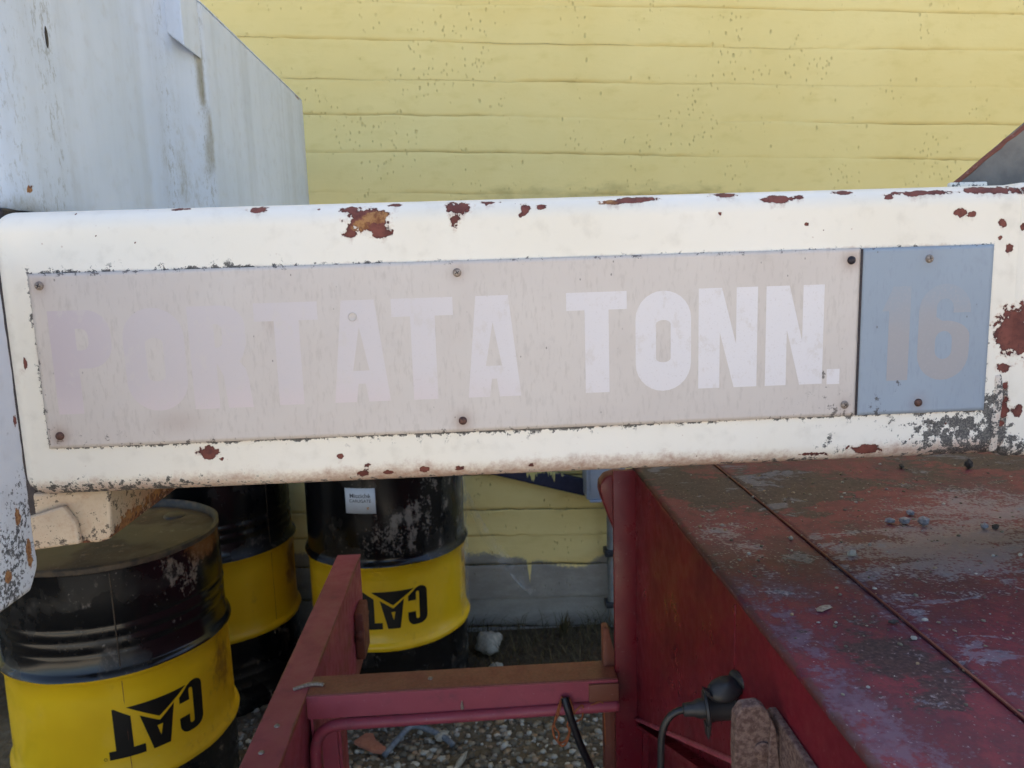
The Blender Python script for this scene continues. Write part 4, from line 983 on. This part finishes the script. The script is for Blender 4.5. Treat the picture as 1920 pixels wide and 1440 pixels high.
part('corner_leg', box(-.366, -.3605, 1.47, 1.53, .0, .70, .001), m_redf, fr)
part('corner_leg', box(-.3445, -.312, 1.462, 1.469, .0, .676, .001), m_redf, fr)
part('corner_leg', box(-.3125, -.306, 1.469, 1.53, .0, .676, .001), m_redf, fr)
part('weld_spot', tube([(-.40, 1.485, FZ + .0005), (-.385, 1.492, FZ + .002), (-.37, 1.498, FZ + .003), (-.355, 1.50, FZ + .002), (-.34, 1.497, FZ + .0008)], .0048, 7, 4), m_screwl, fr, smooth=True)
part('bar_stub', box(.205, .2670, 1.4495, 1.4555, .705, .744, .002), m_rust, fr, angle=40)
for x_, y_ in ((-.12, 1.50), (-.275, 1.28), (-.402, 1.36)):
    part('bolt_head', lathe([(.0001, .003), (.004, .0028), (.0055, .001), (.0058, 0)], (x_ if x_ < -.38 or y_ > 1.4 else -.41, y_, FZ + .0002), 10), m_screwl, fr, smooth=True)
part('drip', lathe([(.0001, -.012), (.0030, -.010), (.0036, -.005), (.002, .004), (.0001, .010)], (-.055, 1.4545, .715), 10), m_screwl, fr, smooth=True)
# rusty tie wire and black cable hanging from the cross bar
tw = bmesh.new()
tube([(.150, 1.452, .722), (.140, 1.440, .69), (.128, 1.437, .665), (.132, 1.437, .640), (.145, 1.437, .628), (.158, 1.437, .640), (.165, 1.437, .668), (.170, 1.440, .70), (.163, 1.449, .72)], .0022, 6, 5, tw)
tube([(.147, 1.445, .72), (.131, 1.436, .672), (.140, 1.434, .652), (.137, 1.433, .634), (.150, 1.433, .624), (.162, 1.435, .650), (.158, 1.436, .67), (.172, 1.440, .69), (.190, 1.443, .705), (.189, 1.443, .678), (.176, 1.442, .67)], .0020, 6, 5, tw)
tube([(.165, 1.448, .702), (.20, 1.446, .700), (.232, 1.448, .706), (.236, 1.447, .665), (.238, 1.45, .61)], .0016, 6, 5, tw)
two = part('tie_wire', tw, m_wire, base=(.16, 1.45, .72), smooth=True); tag(two, 'twisted rusty orange wire tied round the red cross bar', 'wire')
bc = part('hanging_cable', tube([(.155, 1.446, .722), (.160, 1.436, .700), (.172, 1.434, .66), (.188, 1.436, .61), (.208, 1.445, .555), (.235, 1.46, .46), (.27, 1.5, .30), (.30, 1.55, .05)], .0078, 10, 8), m_cable, base=(.155, 1.446, .72), smooth=True)
tag(bc, 'thick black cable tied to the cross bar and hanging to the gravel', 'cable')

# ------------------------------------------------------------------ stones and scraps
def stone(name, x, y, z, sx, sy, sz, mat, label, cat, group=None, seed=1, sub=1, rot=None):
    r = random.Random(seed); bm = bmesh.new(); bmesh.ops.create_icosphere(bm, subdivisions=sub, radius=1)
    ph = [r.uniform(0, 6) for _ in range(6)]
    for v in bm.verts:
        c = v.co; k = 1 + .14 * math.sin(2.3 * c.x + ph[0]) + .12 * math.sin(3.1 * c.y + ph[1]) + .10 * math.sin(4.3 * c.z + ph[2] + 2 * c.x) + r.uniform(-.10, .10)
        v.co = Vector((c.x * sx * k, c.y * sy * k, c.z * sz * k))
    bmesh.ops.rotate(bm, verts=bm.verts, cent=(0, 0, 0), matrix=Matrix.Rotation(rot if rot is not None else r.uniform(0, 3), 3, 'Z'))
    lo = min(v.co.z for v in bm.verts)
    bmesh.ops.translate(bm, verts=bm.verts, vec=(x, y, z - lo - sz * .06))
    o = part(name, bm, mat, base=(x, y, z), smooth=(sub > 2)); tag(o, label, cat, group); return o
DP = 'pebbles lying on the red deck'; zt = DZ + .0018
peb = [(.6383, 1.0872, .0085, .0075, .0070, m_bstone, 'round blue grey pebble, left of the middle pair on the red deck'),
       (.6611, 1.0768, .0090, .0080, .0070, m_bstone, 'round blue grey pebble, right of the middle pair on the red deck'),
       (.6200, 1.0947, .0085, .0060, .0050, m_bstone, 'flat blue grey pebble left of the pebble pair on the deck'),
       (.6750, 1.0900, .0050, .0045, .0045, m_bstone, 'small grey pebble just behind the pebble pair on the deck'),
       (.6686, 1.1254, .0080, .0055, .0045, m_bstone, 'flat grey pebble farthest back in the deck pebble cluster'),
       (.7378, 1.0496, .0065, .0055, .0050, m_bstone, 'lone blue grey pebble on the deck near the right edge'),
       (.5003, .9760, .0070, .0055, .0045, m_stone, 'pale beige pebble beside the deck groove'),
       (.4480, 1.050, .0040, .0035, .003, m_stone, 'tiny pale pebble left of the deck groove'),
       (.7550, 1.048, .0060, .0050, .0040, m_dstone, 'small dark chip of stone beside the lone deck pebble'),
       (.8017, 1.3837, .0110, .0050, .0045, m_dstone, 'long dark chip lying far back on the deck'),
       (.9196, 1.3639, .0080, .0090, .0090, m_dstone, 'dark stone standing far back on the deck below the beam end'),
       (.4535, .7838, .0070, .0030, .0022, m_dstone, 'small flat dark chip near the deck groove'),
       (.4560, .7480, .0045, .0040, .0012, m_stone, 'pale crumb beside the deck groove, nearest the camera')]
for k, (x, y, a, b, c, m, lab) in enumerate(peb): stone('pebble', x, y, zt if x > .47 else DZ + .0005, a, b, c, m, lab, 'pebble', DP, 40 + k)
stone('mortar_splash', .3946, .8285, DZ + .0004, .0125, .0080, .0010, m_screwl, 'flat pale splash of dried mortar on the red deck', 'mortar splash', None, 77)
stone('boulder', .0114, 3.02, 0, .060, .05, .045, m_stone, 'pale round stone lying on the soil near the wall', 'stone', None, 5, 3)
stone('rock', .03, 2.84, 0, .028, .025, .018, m_stone, 'smaller pale stone in front of the round stone near the wall', 'stone', None, 9, 3)
stone('long_pebble', -.0965, 2.2781, .012, .042, .010, .010, m_stone, 'long thin pale pebble on the gravel under the cross bar', 'pebble', None, 10, 3, 1.15)
stone('oval_pebble', -.165, 2.41, .012, .03, .016, .012, m_stone, 'oval cream pebble beside the grey hose scrap', 'pebble', None, 13, 3, .8)
sh = prism([(-.46, 2.40), (-.425, 2.445), (-.40, 2.44), (-.385, 2.40), (-.345, 2.355), (-.35, 2.335), (-.39, 2.345), (-.43, 2.375)], 'z', .016, .030, .003)
tag(part('tile_shard', sh, m_shard, base=(-.40, 2.39, .016)), 'broken piece of terracotta tile lying on the gravel', 'tile shard')
hs = part('hose_scrap', tube([(-.35, 2.33, .018), (-.31, 2.40, .028), (-.27, 2.455, .036), (-.22, 2.44, .034), (-.16, 2.40, .026), (-.125, 2.36, .02)], .010, 10, 6), m_hose, base=(-.25, 2.4, .02), smooth=True)
tag(hs, 'bent scrap of grey hose lying on the gravel', 'hose')

gb = pebble_field('grit', 520, (.33, 1.05, .60, 1.42), .0022, m_gravel, 17, lambda x, y: DZ + (.0014 if x > .469 else .0))
tag(gb, 'scattered grit and crumbs on the red deck', 'grit', kind='stuff')
# dry weeds along the foot of the wall
wb = bmesh.new(); r4 = random.Random(12)
for k in range(1300):
    x = r4.uniform(-.15, 1.0); y = 3.17 - abs(r4.gauss(0, .22)); hgt = r4.uniform(.02, .075) * (1.5 if y > 3.1 else 1)
    a = r4.uniform(0, 6.28); l = r4.uniform(.3, 1.5) * hgt; w = r4.uniform(.001, .0022)
    p0 = Vector((x, y, 0)); p1 = p0 + Vector((math.cos(a) * l * .4, math.sin(a) * l * .4, hgt * .7)); p2 = p0 + Vector((math.cos(a) * l, math.sin(a) * l, hgt)); p2.y = min(p2.y, 3.19)
    s = Vector((-math.sin(a), math.cos(a), 0)) * w
    vsx = [wb.verts.new(p) for p in (p0 - s, p0 + s, p1 + s * .8, p1 - s * .8, p2)]
    wb.faces.new(vsx[:4]); wb.faces.new((vsx[3], vsx[2], vsx[4]))
wd = part('dry_weeds', wb, m_weed); tag(wd, 'dry weeds and dead grass along the foot of the wall', 'weeds', kind='stuff')
tf = bmesh.new()
for k in range(34):
    a = r4.uniform(0, 6.28); hgt = r4.uniform(.03, .13); l = r4.uniform(.02, .06)
    p0 = Vector((.335, 3.10, 0)); p2 = p0 + Vector((math.cos(a) * l, math.sin(a) * l * .7, hgt)); p1 = (p0 + p2) / 2 + Vector((0, 0, .015)); s = Vector((-math.sin(a), math.cos(a), 0)) * .003
    q = [tf.verts.new(p) for p in (p0 - s, p0 + s, p1 + s, p1 - s, p2)]; tf.faces.new(q[:4]); tf.faces.new((q[3], q[2], q[4]))
tag(part('weed_tuft', tf, m_weed, base=(.335, 3.10, 0)), 'dark spiky weed tuft at the foot of the wall', 'plant')
